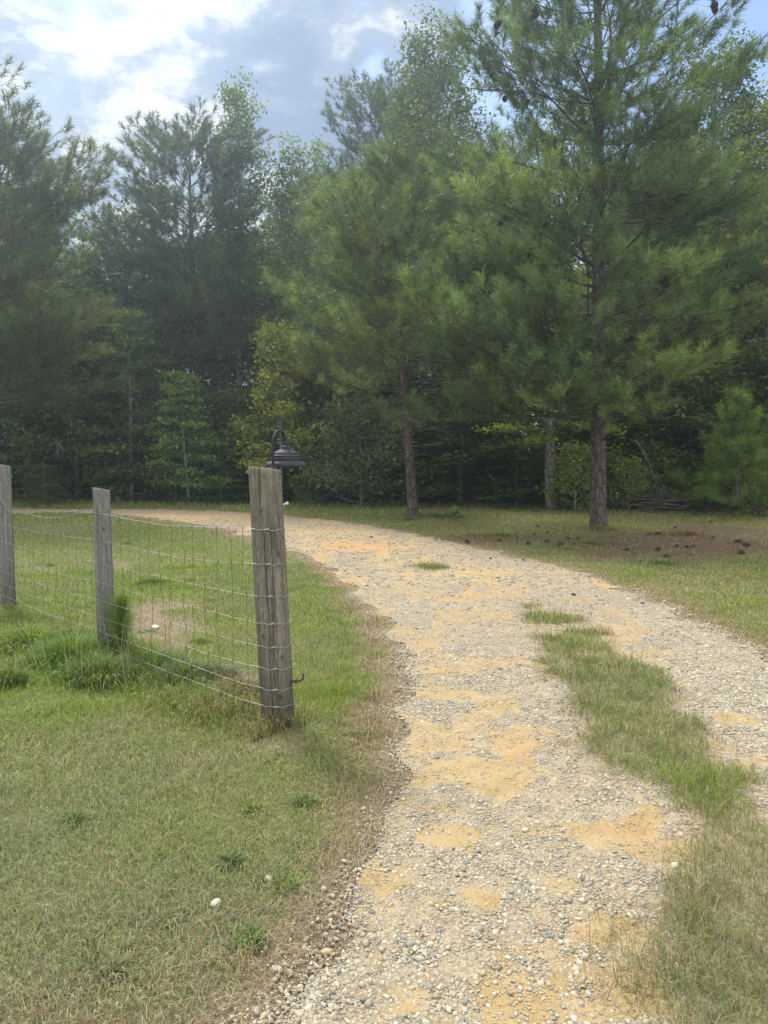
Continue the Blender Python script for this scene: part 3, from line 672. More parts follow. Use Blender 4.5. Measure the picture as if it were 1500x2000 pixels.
    for i in range(dead):                                     # bare broken branches below the crown
        z = zb*(.45+.6*R.random()); az = R.random()*6.28; L = .5+1.3*R.random()
        bp = curve_pts(at(path, z/H), None, L, 5, -.1+.3*R.random(), -.5*R.random(), az, .2, R); wood.tube(bp, np.linspace(.02, .005, 6), 4, False)
        for j in range(3):
            tw = curve_pts(at(bp, .3+.2*j), None, .4, 3, .2*R.standard_normal(), .1, az+R.standard_normal()*.8, .2, R); wood.tube(tw, np.linspace(.008, .004, 4), 3, False)
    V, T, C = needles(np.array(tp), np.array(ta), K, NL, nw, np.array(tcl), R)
    print('pine', seed, 'tufts', len(tp))
    return wood, (V, T, C), cones
def leaves_mesh(P_, size, colr, R, flat=.6):
    n = len(P_); nrm = R.standard_normal((n, 3)); nrm[:, 2] = np.abs(nrm[:, 2])*(1+flat*1.5); nrm /= np.linalg.norm(nrm, axis=1)[:, None]
    u = np.cross(nrm, R.standard_normal((n, 3))); u /= np.linalg.norm(u, axis=1)[:, None]; v = np.cross(nrm, u)
    s = (size*(.65+.7*R.random(n)))[:, None]*.5
    V = np.stack([P_-u*s, P_-v*s*.62+nrm*s*.15, P_+u*s*1.05-nrm*s*.15, P_+v*s*.62+nrm*s*.15], 1).reshape(-1, 3)
    Qd = np.arange(4*n).reshape(-1, 4); C = np.repeat(colr*(.75+.5*R.random((n, 1))), 4, 0)
    return V, Qd, C
def gen_broad(seed, H, zb, Rm, prof, r0, nb, lean=(0, 0), nl=28, ls=.11, col1=(.05, .09, .025), col2=(.10, .15, .04), elev=.5, layered=False, tips=None, tipf=0.0, spread=.26, forks=0, bare=0):
    R = np.random.default_rng(seed); wood = Buf(); path = trunk_path(H, lean, R, 14, .09)
    tt = np.linspace(0, 1, len(path)); wood.tube(path, r0*(1-tt)**.8+.012, 8)
    c1, c2 = np.array(col1), np.array(col2); LP, LC = [], []
    for i in range(nb):
        f = (i+R.random())/nb; z = zb+(H*.98-zb)*f; az = i*2.4+R.standard_normal()*.4; L = Rm*prof(f)*(.7+.45*R.random())
        e0 = elev*(.5+.9*f)+.12*R.standard_normal(); n = 5
        bp = curve_pts(at(path, z/H), None, L, n, e0, -.35 if layered else .15, az, .16, R)
        wood.tube(bp, np.linspace(max(.012, r0*.28*(1-f*.7)), .006, n+1), 4, False)
        nt_ = max(3, int(L/.24)); tone = c1+(c2-c1)*R.random()
        for j in range(nt_):
            fr = .22+.78*(j+R.random())/nt_; q = at(bp, min(fr, .999)); l2 = (.35*L*(1-fr)+.25)*(.6+.6*R.random())
            a2 = az+(1 if j % 2 else -1)*(.5+.6*R.random()); tw = curve_pts(q, None, l2, 3, .1*R.standard_normal() if layered else .3+.35*R.standard_normal(), 0, a2, .2, R)
            wood.tube(tw, np.linspace(.007, .004, 4), 3, False)
            m_ = int(nl*(.5+R.random())); k = R.random(m_)**.7; base = tw[0]+(tw[-1]-tw[0])*k[:, None]*1.1
            g_ = R.standard_normal((m_, 3))*spread*np.array([1, 1, .30 if layered else .75])*.62
            pt = base+g_; LP.append(pt); cc = tone*(.85+.3*R.random())
            if tips is not None and (R.random() < tipf*(.3+fr)): cc = np.array(tips)
            LC.append(np.tile(cc, (m_, 1)))
    LP = np.vstack(LP); LC = np.vstack(LC); print('broad', seed, 'leaves', len(LP))
    V, Qd, C = leaves_mesh(LP, ls, LC, R)
    return wood, (V, Qd, C)
def tree_obj(name, loc, label, cat, wood, wmat, crown, fmat, group=None, kind='pine', rz=0, sc=1.0):
    root = empty(name, loc, rz); root.scale = (sc, sc, sc); tag(root, label, cat, group)
    wood.build('trunk', wmat, root)
    if kind == 'pine': mesh_np('crown', crown[0], None, crown[1], fmat, crown[2], root)
    else: mesh_np('crown', crown[0], crown[1], None, fmat, crown[2], root)
    return root
def copy_tree(root, loc, label, rz, sc, group=None):
    c = root.copy(); COL.objects.link(c); c.location = loc; c.rotation_euler = (0, 0, rz); c.scale = (sc[0], sc[0], sc[1]) if isinstance(sc, tuple) else (sc,)*3
    c['label'] = label
    if group: c['group'] = group
    elif 'group' in c: del c['group']
    for ch in list(root.children):
        d = ch.copy(); COL.objects.link(d); d.parent = c
    return c
def base(px, d): p = P(px, 895, d); return (p[0], d, float(hgt(p[0], d))-.03)
def topz(py, d): return P(750, py, d)[2]

# cones, shared mesh
def cone_mesh():
    B = Buf(); R = np.random.default_rng(3)
    B.lathe([(0.001, -.055), (.018, -.05), (.034, -.025), (.036, 0), (.027, .03), (.012, .052), (.001, .06)], 14)
    for k in range(70):
        f = k/70; z = -.045+.095*f; r = .036*math.sin(math.pi*min(1, (f*.86+.16)))**.7; a = k*2.4
        d = np.array([math.cos(a), math.sin(a), 0]); s = np.array([-math.sin(a), math.cos(a), 0])*.011; p = d*r*.8+np.array([0, 0, z]); q = d*(r+.016)+np.array([0, 0, z+.006])
        B.add([p-s, p+s, q+s*.9+np.array([0, 0, .004]), q-s*.9+np.array([0, 0, .004]), q+d*.004+np.array([0, 0, -.006])], [(0, 1, 2, 3)], [(3, 2, 4), (0, 3, 4), (2, 1, 4)])
    return B.build('cone', M_CONE, link=False, smooth=False)
CONE = cone_mesh()

# --- the big pine on the right
dA = 16.8; bA = base(1172, dA)
profA = lambda f: 1.04-.60*f-.6*max(0, f-.78)
wood, cr, cones = gen_pine(101, 17.0, 4.2, 3.9, profA, .17, 92, lean=(-.35, .3), K=40, NL=.24, nw=.011, step=.25, tgap=.25, bin_=.24, col1=(.058, .10, .044), col2=(.155, .215, .068),
    extra=[(3.5, -2.15, 3.4, -.02), (3.3, -2.45, 3.8, -.05), (2.6, -2.0, 2.4, -.1), (2.8, -2.3, 3.7, -.10), (2.5, -2.7, 3.2, -.12), (2.9, -1.75, 2.9, -.05), (2.4, -2.5, 3.6, -.14), (2.5, -2.9, 4.5, -.08), (2.9, -2.15, 3.0, -.16), (3.2, -2.6, 4.3, -.10), (2.2, -1.95, 2.5, -.2), (3.0, 3.35, 4.7, -.05), (3.4, -1.6, 2.6, 0), (3.6, -.5, 3.8, -.05), (3.3, -.95, 2.8, -.1), (3.9, -2.3, 4.0, 0), (4.1, 2.95, 4.4, .05), (3.7, -2.85, 4.6, .0), (3.1, math.pi+.55, 4.6), (3.5, math.pi+.25, 4.0), (3.9, -2.0, 3.6), (4.0, math.pi-.2, 4.0), (2.7, math.pi+.8, 2.3), (4.3, -.35, 4.2), (4.6, .1, 4.4), (6.2, .25, 4.2, .7), (7.0, 2.9, 4.2, .75), (5.6, -.9, 4.0, .3), (5.2, -2.3, 3.6, .2), (6.6, -1.6, 3.4, .5), (8.2, -1.4, 3.2, .6), (9.0, -2.4, 3.4, .7), (4.9, -1.35, 2.6, .5), (5.9, -1.9, 2.6, .6), (6.8, -1.2, 2.4, .6), (7.6, -1.8, 2.8, .6), (8.8, -1.5, 2.6, .6), (4.4, -2.6, 3.8, .15), (9.9, -1.5, 2.4, .6), (11, -1.3, 2.2, .6), (9.5, -.7, 3.2, .7), (10.5, -1.8, 3, .7), (3.3, -1.75, 2.4), (5.2, -.2, 4.6), (5.6, math.pi+.3, 4.4), (6.2, math.pi+.7, 4.0), (6.4, -.6, 4.2)],
    dead=9, ncone=1)
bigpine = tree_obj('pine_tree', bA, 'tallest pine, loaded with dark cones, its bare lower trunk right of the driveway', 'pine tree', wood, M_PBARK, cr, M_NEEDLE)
R0 = random.Random(5); R0.shuffle(cones)
for c in cones[:46]:
    for k in range(R0.choice((1, 2, 2, 3))):
        o = bpy.data.objects.new('cone', CONE); COL.objects.link(o); o.parent = bigpine
        o.location = (c[0]+R0.uniform(-.08, .08), c[1]+R0.uniform(-.08, .08), c[2]+R0.uniform(-.1, .05)); o.rotation_euler = (R0.uniform(-.6, .6)+3.14, R0.uniform(-.6, .6), R0.uniform(0, 6)); o.scale = (1.15,)*3
# --- the smaller pine in the middle
dB = 19.4; bB = base(808, dB)
profB = lambda f: (.55+.55*math.sin(math.pi*min(1, f*1.2+.12)))*(1-max(0, f-.55)/.45*.6)
wood, cr, _ = gen_pine(102, topz(300, dB), 3.1, 3.3, profB, .125, 60, lean=(-.62, -.1), K=40, NL=.24, nw=.011, step=.25, tgap=.25,
    extra=[(3.4, math.pi+.3, 2.9), (4.4, math.pi, 3.6), (3.7, -.4, 2.6)], dead=16, col1=(.075, .12, .045), col2=(.15, .205, .062))
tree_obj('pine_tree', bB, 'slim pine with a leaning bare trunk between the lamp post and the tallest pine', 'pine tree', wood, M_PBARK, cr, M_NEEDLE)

# --- pine prototypes of the woods
profW = lambda f: .72+.30*math.sin(math.pi*f)-.50*max(0, f-.78)/.22
dH = 28; wood, cr, _ = gen_pine(103, topz(262, dH), 5.0, 3.2, profW, .18, 80, lean=(-.3, 0), K=22, NL=.24, nw=.017, step=.27, bin_=.22, col1=(.045, .075, .036), col2=(.068, .105, .042), dead=5)
pineH = tree_obj('pine_tree', base(395, dH), 'tall dark pine with paired bare trunk showing behind the slender green sapling', 'pine tree', wood, M_PBARK, cr, M_NEEDLE)
dI = 22; wood, cr, _ = gen_pine(104, topz(265, dI), 3.0, 3.7, profW, .2, 84, lean=(.7, 0), K=26, NL=.24, nw=.014, step=.26, bin_=.22, col1=(.07, .105, .04), col2=(.12, .155, .05), extra=[(3.6, -.1, 4.4), (3.2, -.5, 4.0), (3.0, .2, 4.0), (4.6, .0, 4.2), (4.2, -.3, 4.4)], dead=6, orange=.012)
pineI = tree_obj('pine_tree', base(-40, dI), 'pine at the left edge whose long low boughs droop over the field', 'pine tree', wood, M_PBARK, cr, M_NEEDLE)
wood, cr, _ = gen_pine(105, 16.5, 7.5, 3.6, profW, .2, 84, lean=(.4, .3), K=22, NL=.24, nw=.017, step=.27, bin_=.22, col1=(.045, .075, .036), col2=(.068, .105, .042), dead=8, asc=1.3)
pineL = tree_obj('pine_tree', base(745, 33), 'high dark pine crown rising behind the slim pine, top against the cloud', 'pine tree', wood, M_PBARK, cr, M_NEEDLE)
pineL.scale = (1.05, 1.05, topz(190, 33)/16.5)

def young_pine(name, seed, px, d, ytop, w, label, n=18, K=34):
    H = topz(ytop, d); wood, cr, _ = gen_pine(seed, H, .25, w, lambda f: 1.0-.75*f, .045, int(n*1.25), K=K, NL=.22, nw=.009, step=.17, tgap=.17, bin_=.1, col1=(.09, .15, .03), col2=(.12, .19, .035), dead=0, asc=1.2)
    return tree_obj(name, base(px, d), label, 'pine sapling', wood, M_PBARK, cr, M_NEEDLE)
young_pine('pine_sapling', 110, 1440, 19.5, 768, 1.05, 'bushy bright green young pine right of the tallest pine', 26)
young_pine('pine_sapling', 111, 1528, 20.5, 820, 1.2, 'bright young pine cut off by the right edge', 22)
young_pine('pine_sapling', 112, 1335, 21.5, 925, .5, 'knee high pine seedling beside the fallen branches', 9)
young_pine('pine_sapling', 113, 1385, 20.5, 962, .5, 'small pine seedling right in front of the fallen branches', 8)
young_pine('pine_sapling', 115, 858, 24.3, 905, .45, 'small dull pine seedling in the dark between the two front pines', 9)

# --- broadleaf trees of the woods' edge
egg = lambda f: .45+.75*math.sin(math.pi*min(1, f*.9+.12))*(1-.55*f)
spire = lambda f: (1.05-.9*f)
d = 24.6; wood, cr = gen_broad(201, topz(640, d), .6, 1.75, lambda f: 1.0-.72*f+.1*math.sin(f*9), .05, 46, nl=36, ls=.12, col1=(.19, .24, .055), col2=(.32, .35, .085), tips=(.36, .25, .07), tipf=.035, elev=.55, spread=.24)
tree_obj('maple_tree', base(548, d), 'yellow green maple with orange tipped leaves behind the barn lamp', 'tree', wood, M_GBARK, cr, M_LEAF, kind='broad')
d = 24.2; wood, cr = gen_broad(202, topz(722, d), .5, 1.35, spire, .035, 34, lean=(-.25, 0), nl=36, ls=.12, col1=(.085, .145, .035), col2=(.13, .205, .05), elev=.12, layered=True, spread=.3)
tree_obj('sapling', base(368, d), 'slender sapling with flat green tiers and a thin pale stem', 'tree', wood, M_GBARK, cr, M_LEAF, kind='broad')
d = 29; wood, cr = gen_broad(203, topz(172, d), 6.0, 1.9, lambda f: .75+.4*math.sin(math.pi*f)-.45*f, .13, 62, nl=32, ls=.125, col1=(.07, .115, .04), col2=(.13, .18, .07), elev=.8, spread=.3)
tallJ = tree_obj('sweetgum_tree', base(470, d), 'narrow pointed broadleaf tree standing highest left of the middle gap', 'tree', wood, M_GBARK, cr, M_LEAF, kind='broad')
d = 27; wood, cr = gen_broad(204, topz(300, d), 3.0, 2.1, egg, .12, 60, nl=34, ls=.12, col1=(.07, .115, .035), col2=(.12, .17, .06), elev=.6, spread=.32)
midK = tree_obj('sweetgum_tree', base(590, d), 'leafy broadleaf tree filling the gap just left of the slim pine', 'tree', wood, M_GBARK, cr, M_LEAF, kind='broad')
d = 28; wood, cr = gen_broad(205, 16.0, 4.0, 3.2, egg, .2, 76, nl=34, ls=.13, col1=(.06, .10, .03), col2=(.11, .15, .05), elev=.7, spread=.36)
oakM = tree_obj('oak_tree', base(850, d), 'pale leaved oak crown showing between the two front pines', 'tree', wood, M_GBARK, cr, M_LEAF, kind='broad'); oakM.scale = (1, 1, topz(95, d)/16)
d = 25; wood, cr = gen_broad(211, topz(190, d), 4.0, 2.0, egg, .11, 64, nl=26, ls=.14, col1=(.10, .15, .035), col2=(.19, .22, .06), tips=(.30, .22, .10), tipf=.12, elev=.7, spread=.32)
tree_obj('birch_tree', base(1490, d), 'light yellowing broadleaf tree with a pale stem at the right edge', 'tree', wood, M_DEAD, cr, M_LEAF, kind='broad')
# grey trunk broadleaf beside the tallest pine
d = 22.8; wood, cr = gen_broad(206, 7.5, 1.6, 2.0, egg, .17, 34, lean=(-.2, .3), nl=36, ls=.12, col1=(.13, .19, .04), col2=(.22, .28, .06), elev=.25, layered=True, spread=.32)
tree_obj('beech_tree', base(1078, d), 'grey trunked broadleaf tree with light lower sprays left of the tallest pine', 'tree', wood, M_GBARK, cr, M_LEAF, kind='broad')
# understorey prototype, leafy to the ground
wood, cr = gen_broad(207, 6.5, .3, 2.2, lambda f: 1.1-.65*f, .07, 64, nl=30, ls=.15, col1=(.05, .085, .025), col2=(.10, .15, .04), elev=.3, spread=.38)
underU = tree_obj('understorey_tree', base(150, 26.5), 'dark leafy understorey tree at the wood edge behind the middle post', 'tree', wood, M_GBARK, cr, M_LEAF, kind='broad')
wood, cr = gen_broad(208, 6.5, .3, 2.1, lambda f: 1.0-.6*f, .07, 60, nl=30, ls=.13, col1=(.065, .11, .03), col2=(.12, .18, .045), elev=.2, layered=True, spread=.38)
underV = tree_obj('understorey_tree', base(255, 26), 'mid green tiered understorey tree left of the slender sapling', 'tree', wood, M_GBARK, cr, M_LEAF, kind='broad')
wood, cr = gen_broad(209, 2.6, .1, 1.7, lambda f: 1.15-.6*f, .03, 56, nl=26, ls=.12, col1=(.07, .095, .045), col2=(.13, .16, .08), elev=.5, spread=.30)
laurel = tree_obj('laurel_shrub', base(705, 23.6), 'wide grey green laurel shrub behind the driveway right of the lamp', 'shrub', wood, M_GBARK, cr, M_LEAF, kind='broad'); laurel.scale = (1.1, .8, topz(815, 23.6)/2.6)
wood, cr = gen_broad(210, 1.6, .05, .8, lambda f: 1.15-.6*f, .02, 30, nl=22, ls=.09, col1=(.13, .19, .035), col2=(.22, .28, .06), elev=.7, spread=.22)
bush = tree_obj('bush', base(1125, 21.5), 'light green bush at the left foot of the tallest pine', 'shrub', wood, M_GBARK, cr, M_LEAF, kind='broad')
tag(bush, group=None)

PI = math.pi
for args in [
    # root, px, d, scale xy, top px, label, rz
    (pineH, 250, 31, 1.0, 400, 'shorter dark pine between the left edge pine and the tall paired one', 2.0),
    (pineL, 1262, 25, .9, 330, 'thick trunked pine standing just behind and right of the tallest pine', 1.0),
    (pineH, 600, 36, 1.0, 330, 'dim pine deep in the woods above the yellow green maple', 4.0),
    (pineL, 55, 32, 1.0, 330, 'dark pine in the woods above the leftmost fence post', 3.0),
    (pineH, 940, 36, 1.1, 240, 'dim pine deep in the woods between the two front pines', 5.0),
    (pineH, 1420, 33, 1.0, 420, 'dark pine deep in the woods above the bushy young pine', .6),
    (pineL, 470, 37, 1.0, 420, 'dim pine deep in the woods above the lamp post', 2.6),
    (tallJ, 1290, 31, 1.3, 230, 'narrow broadleaf tree mostly hidden behind the right of the tallest pine', 1.2),
    (oakM, 1370, 27, 1.0, 55, 'rounded broadleaf crown against blue sky right of the tallest pine', 2.2),
    (oakM, 1560, 30, 1.0, 120, 'broadleaf crown at the top right corner, cut by the frame', .4),
    (oakM, 1110, 32, 1.0, 160, 'broadleaf tree hidden mostly by the tallest pine crown', 3.3),
    (midK, 1300, 24.5, .9, 560, 'low broadleaf tree filling below the right hand boughs of the tallest pine', 5.1),
    (oakM, 330, 35, .9, 470, 'broadleaf tree behind the dark pines on the left', 1.5),
    (midK, 700, 27, .95, 480, 'broadleaf tree behind the bare lower trunk of the slim pine', 2.9),
    (midK, 920, 26, 1.0, 520, 'broadleaf tree in shade between the two bare front trunks', 1.1),
    (underU, 470, 27, 1.1, 740, 'dark understorey tree between the slender sapling and the maple', 1.0),
    (underU, 640, 26, 1.0, 700, 'dark understorey tree just right of the maple', 2.0),
    (underU, 900, 24.6, 1.1, 790, 'dark understorey tree right of the slim pine trunk', 3.0),
    (underU, 1200, 24, 1.1, 760, 'dark understorey tree behind the trunk of the tallest pine', 4.0),
    (underU, 1350, 23.5, 1.1, 700, 'dark understorey tree left of the bushy young pine', 5.0),
    (underU, 1500, 23.5, 1.2, 640, 'dark understorey tree behind the bushy young pine', 5.8),
    (underU, 835, 27.5, 1.2, 640, 'tall dark understorey tree deep between the two bare front trunks', .9),
    (underU, 735, 28, 1.2, 620, 'tall dark understorey tree deep behind the slim pine trunk', 2.5),
    (underU, 20, 27, 1.2, 760, 'dark understorey tree behind the leftmost fence post', .4),
    (underV, 790, 25.2, .9, 800, 'tiered understorey tree behind the laurel shrub', 2.2),
    (underV, 1010, 24.2, .8, 860, 'tiered low tree just left of the grey trunk', 4.2),
    (underV, 430, 25, .7, 850, 'small tiered tree between the slender sapling and the lamp post', 1.2),
    (underV, 85, 24.2, .4, 905, 'small pale green sapling at the wood edge left of the middle post', 3.1),
]:
    root, px, d, sx, ytop, label, rz = args
    me_h = max(v.co.z for v in root.children[0].data.vertices)
    o = copy_tree(root, base(px, d), label, rz, (sx, topz(ytop, d)/me_h))
for (px, d, s, label, rz) in [(1230, 21.8, .8, 'light green bush just right of the foot of the tallest pine', 1), (1300, 22.5, .9, 'light green bush behind the fallen branches', 2),
                       (1480, 20.2, .8, 'low green bush at the right edge below the young pines', 3), (600, 24.2, .5, 'small green bush at the wood edge right of the lamp post', 4), (1180, 22.6, 1.0, 'light green bush directly behind the tallest pine trunk', 5),
                       (665, 24.6, .45, 'small bush at the left foot of the laurel shrub', 6)]:
    copy_tree(bush, base(px, d), label, rz, s)
# more rows behind, which only close the wood
for i, (px, d, root, yt) in enumerate([(-150, 28, pineH, 350), (-60, 36, oakM, 400), (120, 38, oakM, 460), (420, 41, oakM, 480), (560, 42, pineH, 460), (690, 40, oakM, 300), (800, 43, pineL, 330), (1000, 41, oakM, 280), (1200, 38, oakM, 300), (1330, 40, pineH, 330), (1480, 39, oakM, 330), (1660, 34, pineH, 300), (180, 42, pineL, 500), (1620, 27, oakM, 300)]):
    me_h = max(v.co.z for v in root.children[0].data.vertices)
    copy_tree(root, base(px, d), 'shaded tree deep in the woods, little more than a dim shape between nearer trees', i*1.7, (1.15, topz(yt, d)/me_h), 'dim trees deep in the woods')

# the wood behind as one mass: understorey and canopy foliage
R = np.random.default_rng(77)
cen = []
for i in range(2300):
    x = R.uniform(-36, 36); y = R.uniform(27.5, 60); z = R.uniform(0, 1)**1.6*11; cen.append((x, y, z))
for i in range(180): cen.append((R.uniform(-34, 34), R.uniform(26, 28), R.uniform(.1, 2.2)))
cen = np.array(cen); per = 190
pts = (cen[:, None]+R.standard_normal((len(cen), per, 3))*np.array([.75, .75, .5])).reshape(-1, 3); pts[:, 2] = np.abs(pts[:, 2])
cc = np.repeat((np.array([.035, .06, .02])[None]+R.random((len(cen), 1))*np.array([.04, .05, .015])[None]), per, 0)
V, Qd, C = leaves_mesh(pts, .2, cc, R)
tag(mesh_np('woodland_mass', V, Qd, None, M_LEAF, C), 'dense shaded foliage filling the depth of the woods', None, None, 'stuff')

# ------------------------------------------------------------------ posts
def post(name, p, H, r, lean, seed, mat, label, cracks, rust=False, knot=None):
    root = empty(name, (p[0], p[1], 0)); R = np.random.default_rng(seed)
    nz, na = 150, 220; zz = np.linspace(-.25, H, nz); aa = np.linspace(0, 2*math.pi, na, endpoint=False)
    Z, A = np.meshgrid(zz, aa, indexing='ij')
    rr = r*(1.03-.06*Z/H)+ (fbm(np.cos(A)*1.3+9, np.sin(A)*1.3+Z*1.2+5, seed, 3)-.5)*.008 + (fbm(np.cos(A)*14+20, np.sin(A)*14+Z*.8, seed+4, 3)-.5)*.006
    ck = np.zeros_like(rr); cd_ = np.zeros_like(rr)
    for (a0, z0, z1, wd, dep) in cracks:
        ac = a0+.05*np.sin(Z*4+seed)+.03*np.sin(Z*13)
        dd = np.abs((A-ac+math.pi) % (2*math.pi)-math.pi)*r*1.9
        fade = smooth(z0-.05, z0+.1, Z)*(1-smooth(z1-.1, z1+.02, Z)); 
        wloc = wd*(.5+.9*vnoise(Z*5, Z*0+a0*7, seed+9))
        q = fade*np.exp(-(dd/wloc)**2); ck = np.maximum(ck, q*np.where(wd > .003, 1, .7)); cd_ += q*dep
    for (ka, kz, kr) in (knot or ()):
        dd = np.hypot((np.abs((A-ka+math.pi) % (2*math.pi)-math.pi))*r/kr, (Z-kz)/(kr*1.5)); ck = np.maximum(ck, .8*np.exp(-dd**2)); rr = rr+.004*np.exp(-(dd/2)**2)-.006*np.exp(-(dd*1.4)**2)
    rr = rr-cd_
    lx, ly = lean
    V = np.stack([rr*np.cos(A)+lx*Z/H, rr*np.sin(A)+ly*Z/H, Z], -1)
    V[-1, :, 2] -= .012*np.cos(aa-.6)+.003*R.standard_normal(na)*0+.004
    V = V.reshape(-1, 3)
    i = np.arange(nz-1)[:, None]*na; j = np.arange(na)[None, :]; j2 = (j+1) % na
    Q = np.stack([i+j, i+j2, i+na+j2, i+na+j], -1).reshape(-1, 4)
    # slightly rounded top
    rim = V[(nz-1)*na:]; c = rim.mean(0); ring2 = c+(rim-c)*.93+np.array([0, 0, .004]); top = c+np.array([0, 0, .004])
    n0 = len(V); V = np.vstack([V, ring2, top]); jj = np.arange(na); jn = (jj+1) % na
    Q = np.vstack([Q, np.stack([(nz-1)*na+jj, (nz-1)*na+jn, n0+jn, n0+jj], -1)])
    T = np.stack([n0+jj, n0+jn, np.full(na, n0+na)], -1)
    ckv = np.concatenate([ck.ravel(), ck[-1], [0]])
    ru = np.zeros(len(V))
    if rust:
        q = smooth(1, .2, np.hypot(((A+.25+math.pi) % (2*math.pi)-math.pi)/.35, (Z-.98)/.20)); ru[:nz*na] = q.ravel()
    o = mesh_np(name, V, Q, T, mat, parent=None, smooth=True, attrs={'crack': ckv, 'rust': ru}); bpy.data.objects.remove(root)
    o.location = (p[0], p[1], float(hgt(*p))); tag(o, label, 'fence post', 'fence posts'); return o
P1 = (-.60, 4.30)
H1 = P(516, 915, 4.3)[2]-float(hgt(*P1))
post('fence_post', P1, H1, .092, (-.062, .0), 5, M_POST, 'thick cracked end post of the fence with the barn lamp on top',
     [(-PI/2-.15, .0, H1+.2, .0030, .010), (-PI/2+.28, .2, H1-.25, .0024, .007), (-PI/2+.95, .4, 1.2, .0024, .008), (-PI/2-.8, .7, H1+.2, .0022, .006), (-PI/2+.12, .1, .8, .0024, .006), (-PI/2+.6, .9, 1.3, .0022, .006), (-PI/2-.5, .1, .7, .002, .005)], rust=True, knot=[(-PI/2+.75, .98, .010), (-PI/2-.55, .52, .012), (-PI/2+.62, .40, .009), (-PI/2-.2, 1.22, .007), (-PI/2+.35, .18, .010)])
H2 = P(195, 957, 5.8)[2]; H3 = P(5, 910, 7.4)[2]
post('fence_post', FP[1], H2, .062, (-.01, 0), 8, M_POST2, 'slim blue grey fence post standing beside the pine seedling', [(-PI/2-.3, .3, H2-.1, .0022, .008), (-PI/2+.4, .0, .7, .002, .005)], knot=[(-PI/2+.45, H2-.30, .010), (-PI/2-.3, .5, .007)])
post('fence_post', FP[2], H3, .062, (.0, 0), 9, M_POST2, 'blue grey fence post cut off by the left edge', [(-PI/2+.1, .0, H3-.2, .0022, .006), (-PI/2+.9, .0, H3, .0022, .006)])

# ------------------------------------------------------------------ woven wire fence
fdir = np.array([FP[0][0]-FP[2][0], FP[0][1]-FP[2][1]]); fdir /= np.linalg.norm(fdir); nrm = np.array([-.71, -.70]); nrm /= np.linalg.norm(nrm)
off_in = [0, 8, 15, 21, 26.5, 31.5, 36, 40, 43.5, 46.5]
topw = [P(510, 1031, 4.3)[2], P(190, 1001, 5.8)[2], P(8, 970, 7.4)[2]]
wr = [.100, .066, .066]
A1, A2, A3 = [np.array([FP[i][0], FP[i][1]])+nrm*wr[i]*.98 for i in range(3)]
A1 = np.array([P1[0]-.045, P1[1]])+nrm*.100
Rw = np.random.default_rng(21)
def wire_pt(s, k):          # s from 0 (end post) to 2 (left post); k = line index
    i = 0 if s < 1 else 1; f = s-i
    a, b = (A1, A2) if i == 0 else (A2, A3)
    p = a*(1-f)+b*f; z = topw[i]*(1-f)+topw[i+1]*f
    zz = z-off_in[k]*.0254*(.97 if k else 1)
    if i == 1:
        dip = .10*math.sin(PI*min(1, f))*(1 if k == 0 else .25); 
        if k == 0: dip = .115*smooth(1.0, .86, f)*smooth(0, .5, f)
        zz -= dip
    else: zz -= .03*math.sin(PI*f)*(1 if k < 2 else .4)
    if i == 1 and k > 0: zz -= .05*f
    wob = .010*math.sin(s*9+k*1.7)+.005*math.sin(s*23+k)
    return np.array([p[0]-nrm[0]*.02*math.sin(PI*f)+nrm[0]*wob*.6, p[1]+nrm[1]*wob*.6, zz+wob*.5])
fence = empty('wire_fence', (0, 0, 0)); tag(fence, 'sagging woven wire field fence strung between the three wooden posts', 'wire fence')
for s in np.linspace(0.05, 1.98, 29):
    dx = 0; pts = []
    for k in range(10):
        ss = min(max(s+dx, 0), 1.985); pts.append(wire_pt(ss, min(k, 9)))
        if k < 9:
            dx2 = dx+Rw.standard_normal()*.006-(.05 if s > 1 and k == 0 else 0)
            b = wire_pt(min(max(s+dx2, 0), 1.985), k+1); pts.append((pts[-1]+b)/2+np.array([fdir[0], fdir[1], 0])*Rw.standard_normal()*.007); dx = dx2
    rr = [.0032 if i % 2 == 0 else .0010 for i in range(len(pts))]; P2_, R2_ = [], []
    for i, p in enumerate(pts):
        if i % 2 == 0:
            for dz, r_ in ((.009, .0010), (.004, .0028), (-.004, .0028), (-.009, .0010)): P2_.append(p+np.array([0, 0, dz])); R2_.append(r_)
        else: P2_.append(p); R2_.append(.0010)
    B = Buf(); B.tube(P2_, [q*1.2 for q in R2_], 4); B.build('stay_wire', M_STAY, fence)
for k in range(9):
    B = Buf(); pts = [wire_pt(s, k) for s in np.linspace(1.985, 0.0, 110)]
    # wrap round the end post
    c = np.array([P1[0]-.062*(topw[0]-off_in[k]*.0254)/H1, P1[1]]); z0 = pts[-1][2]
    a0 = math.atan2(nrm[1], nrm[0])
    rad_ = .0985 if k else .0985
    arc = [np.array([c[0]+rad_*math.cos(a), c[1]+rad_*math.sin(a), z0+.004*math.sin(7*a+k)-.003*(a-a0)]) for a in np.linspace(a0+.05, a0+2*PI*.86, 40)]
    pts = [p for p in pts[:-4]]+arc
    B.tube(pts, .0015 if k else .0018, 5)
    kn = np.array([c[0]+.100*math.cos(-PI/2+.06), c[1]+.100*math.sin(-PI/2+.06), z0])
    B.tube([kn-np.array([.014, 0, .004]), kn+np.array([.014, 0, .004])], .0042, 6)
    B.build('line_wire', M_WIRE, fence)
B = Buf(); kn = [np.array([P1[0]-.062*z/H1+.100*math.cos(-PI/2+.10+.03*math.sin(z*9)), P1[1]+.101*math.sin(-PI/2+.1), z]) for z in np.linspace(topw[0], .05, 40)]
B.tube(kn, .0013, 4); B.build('stay_wire', M_STAY, fence)

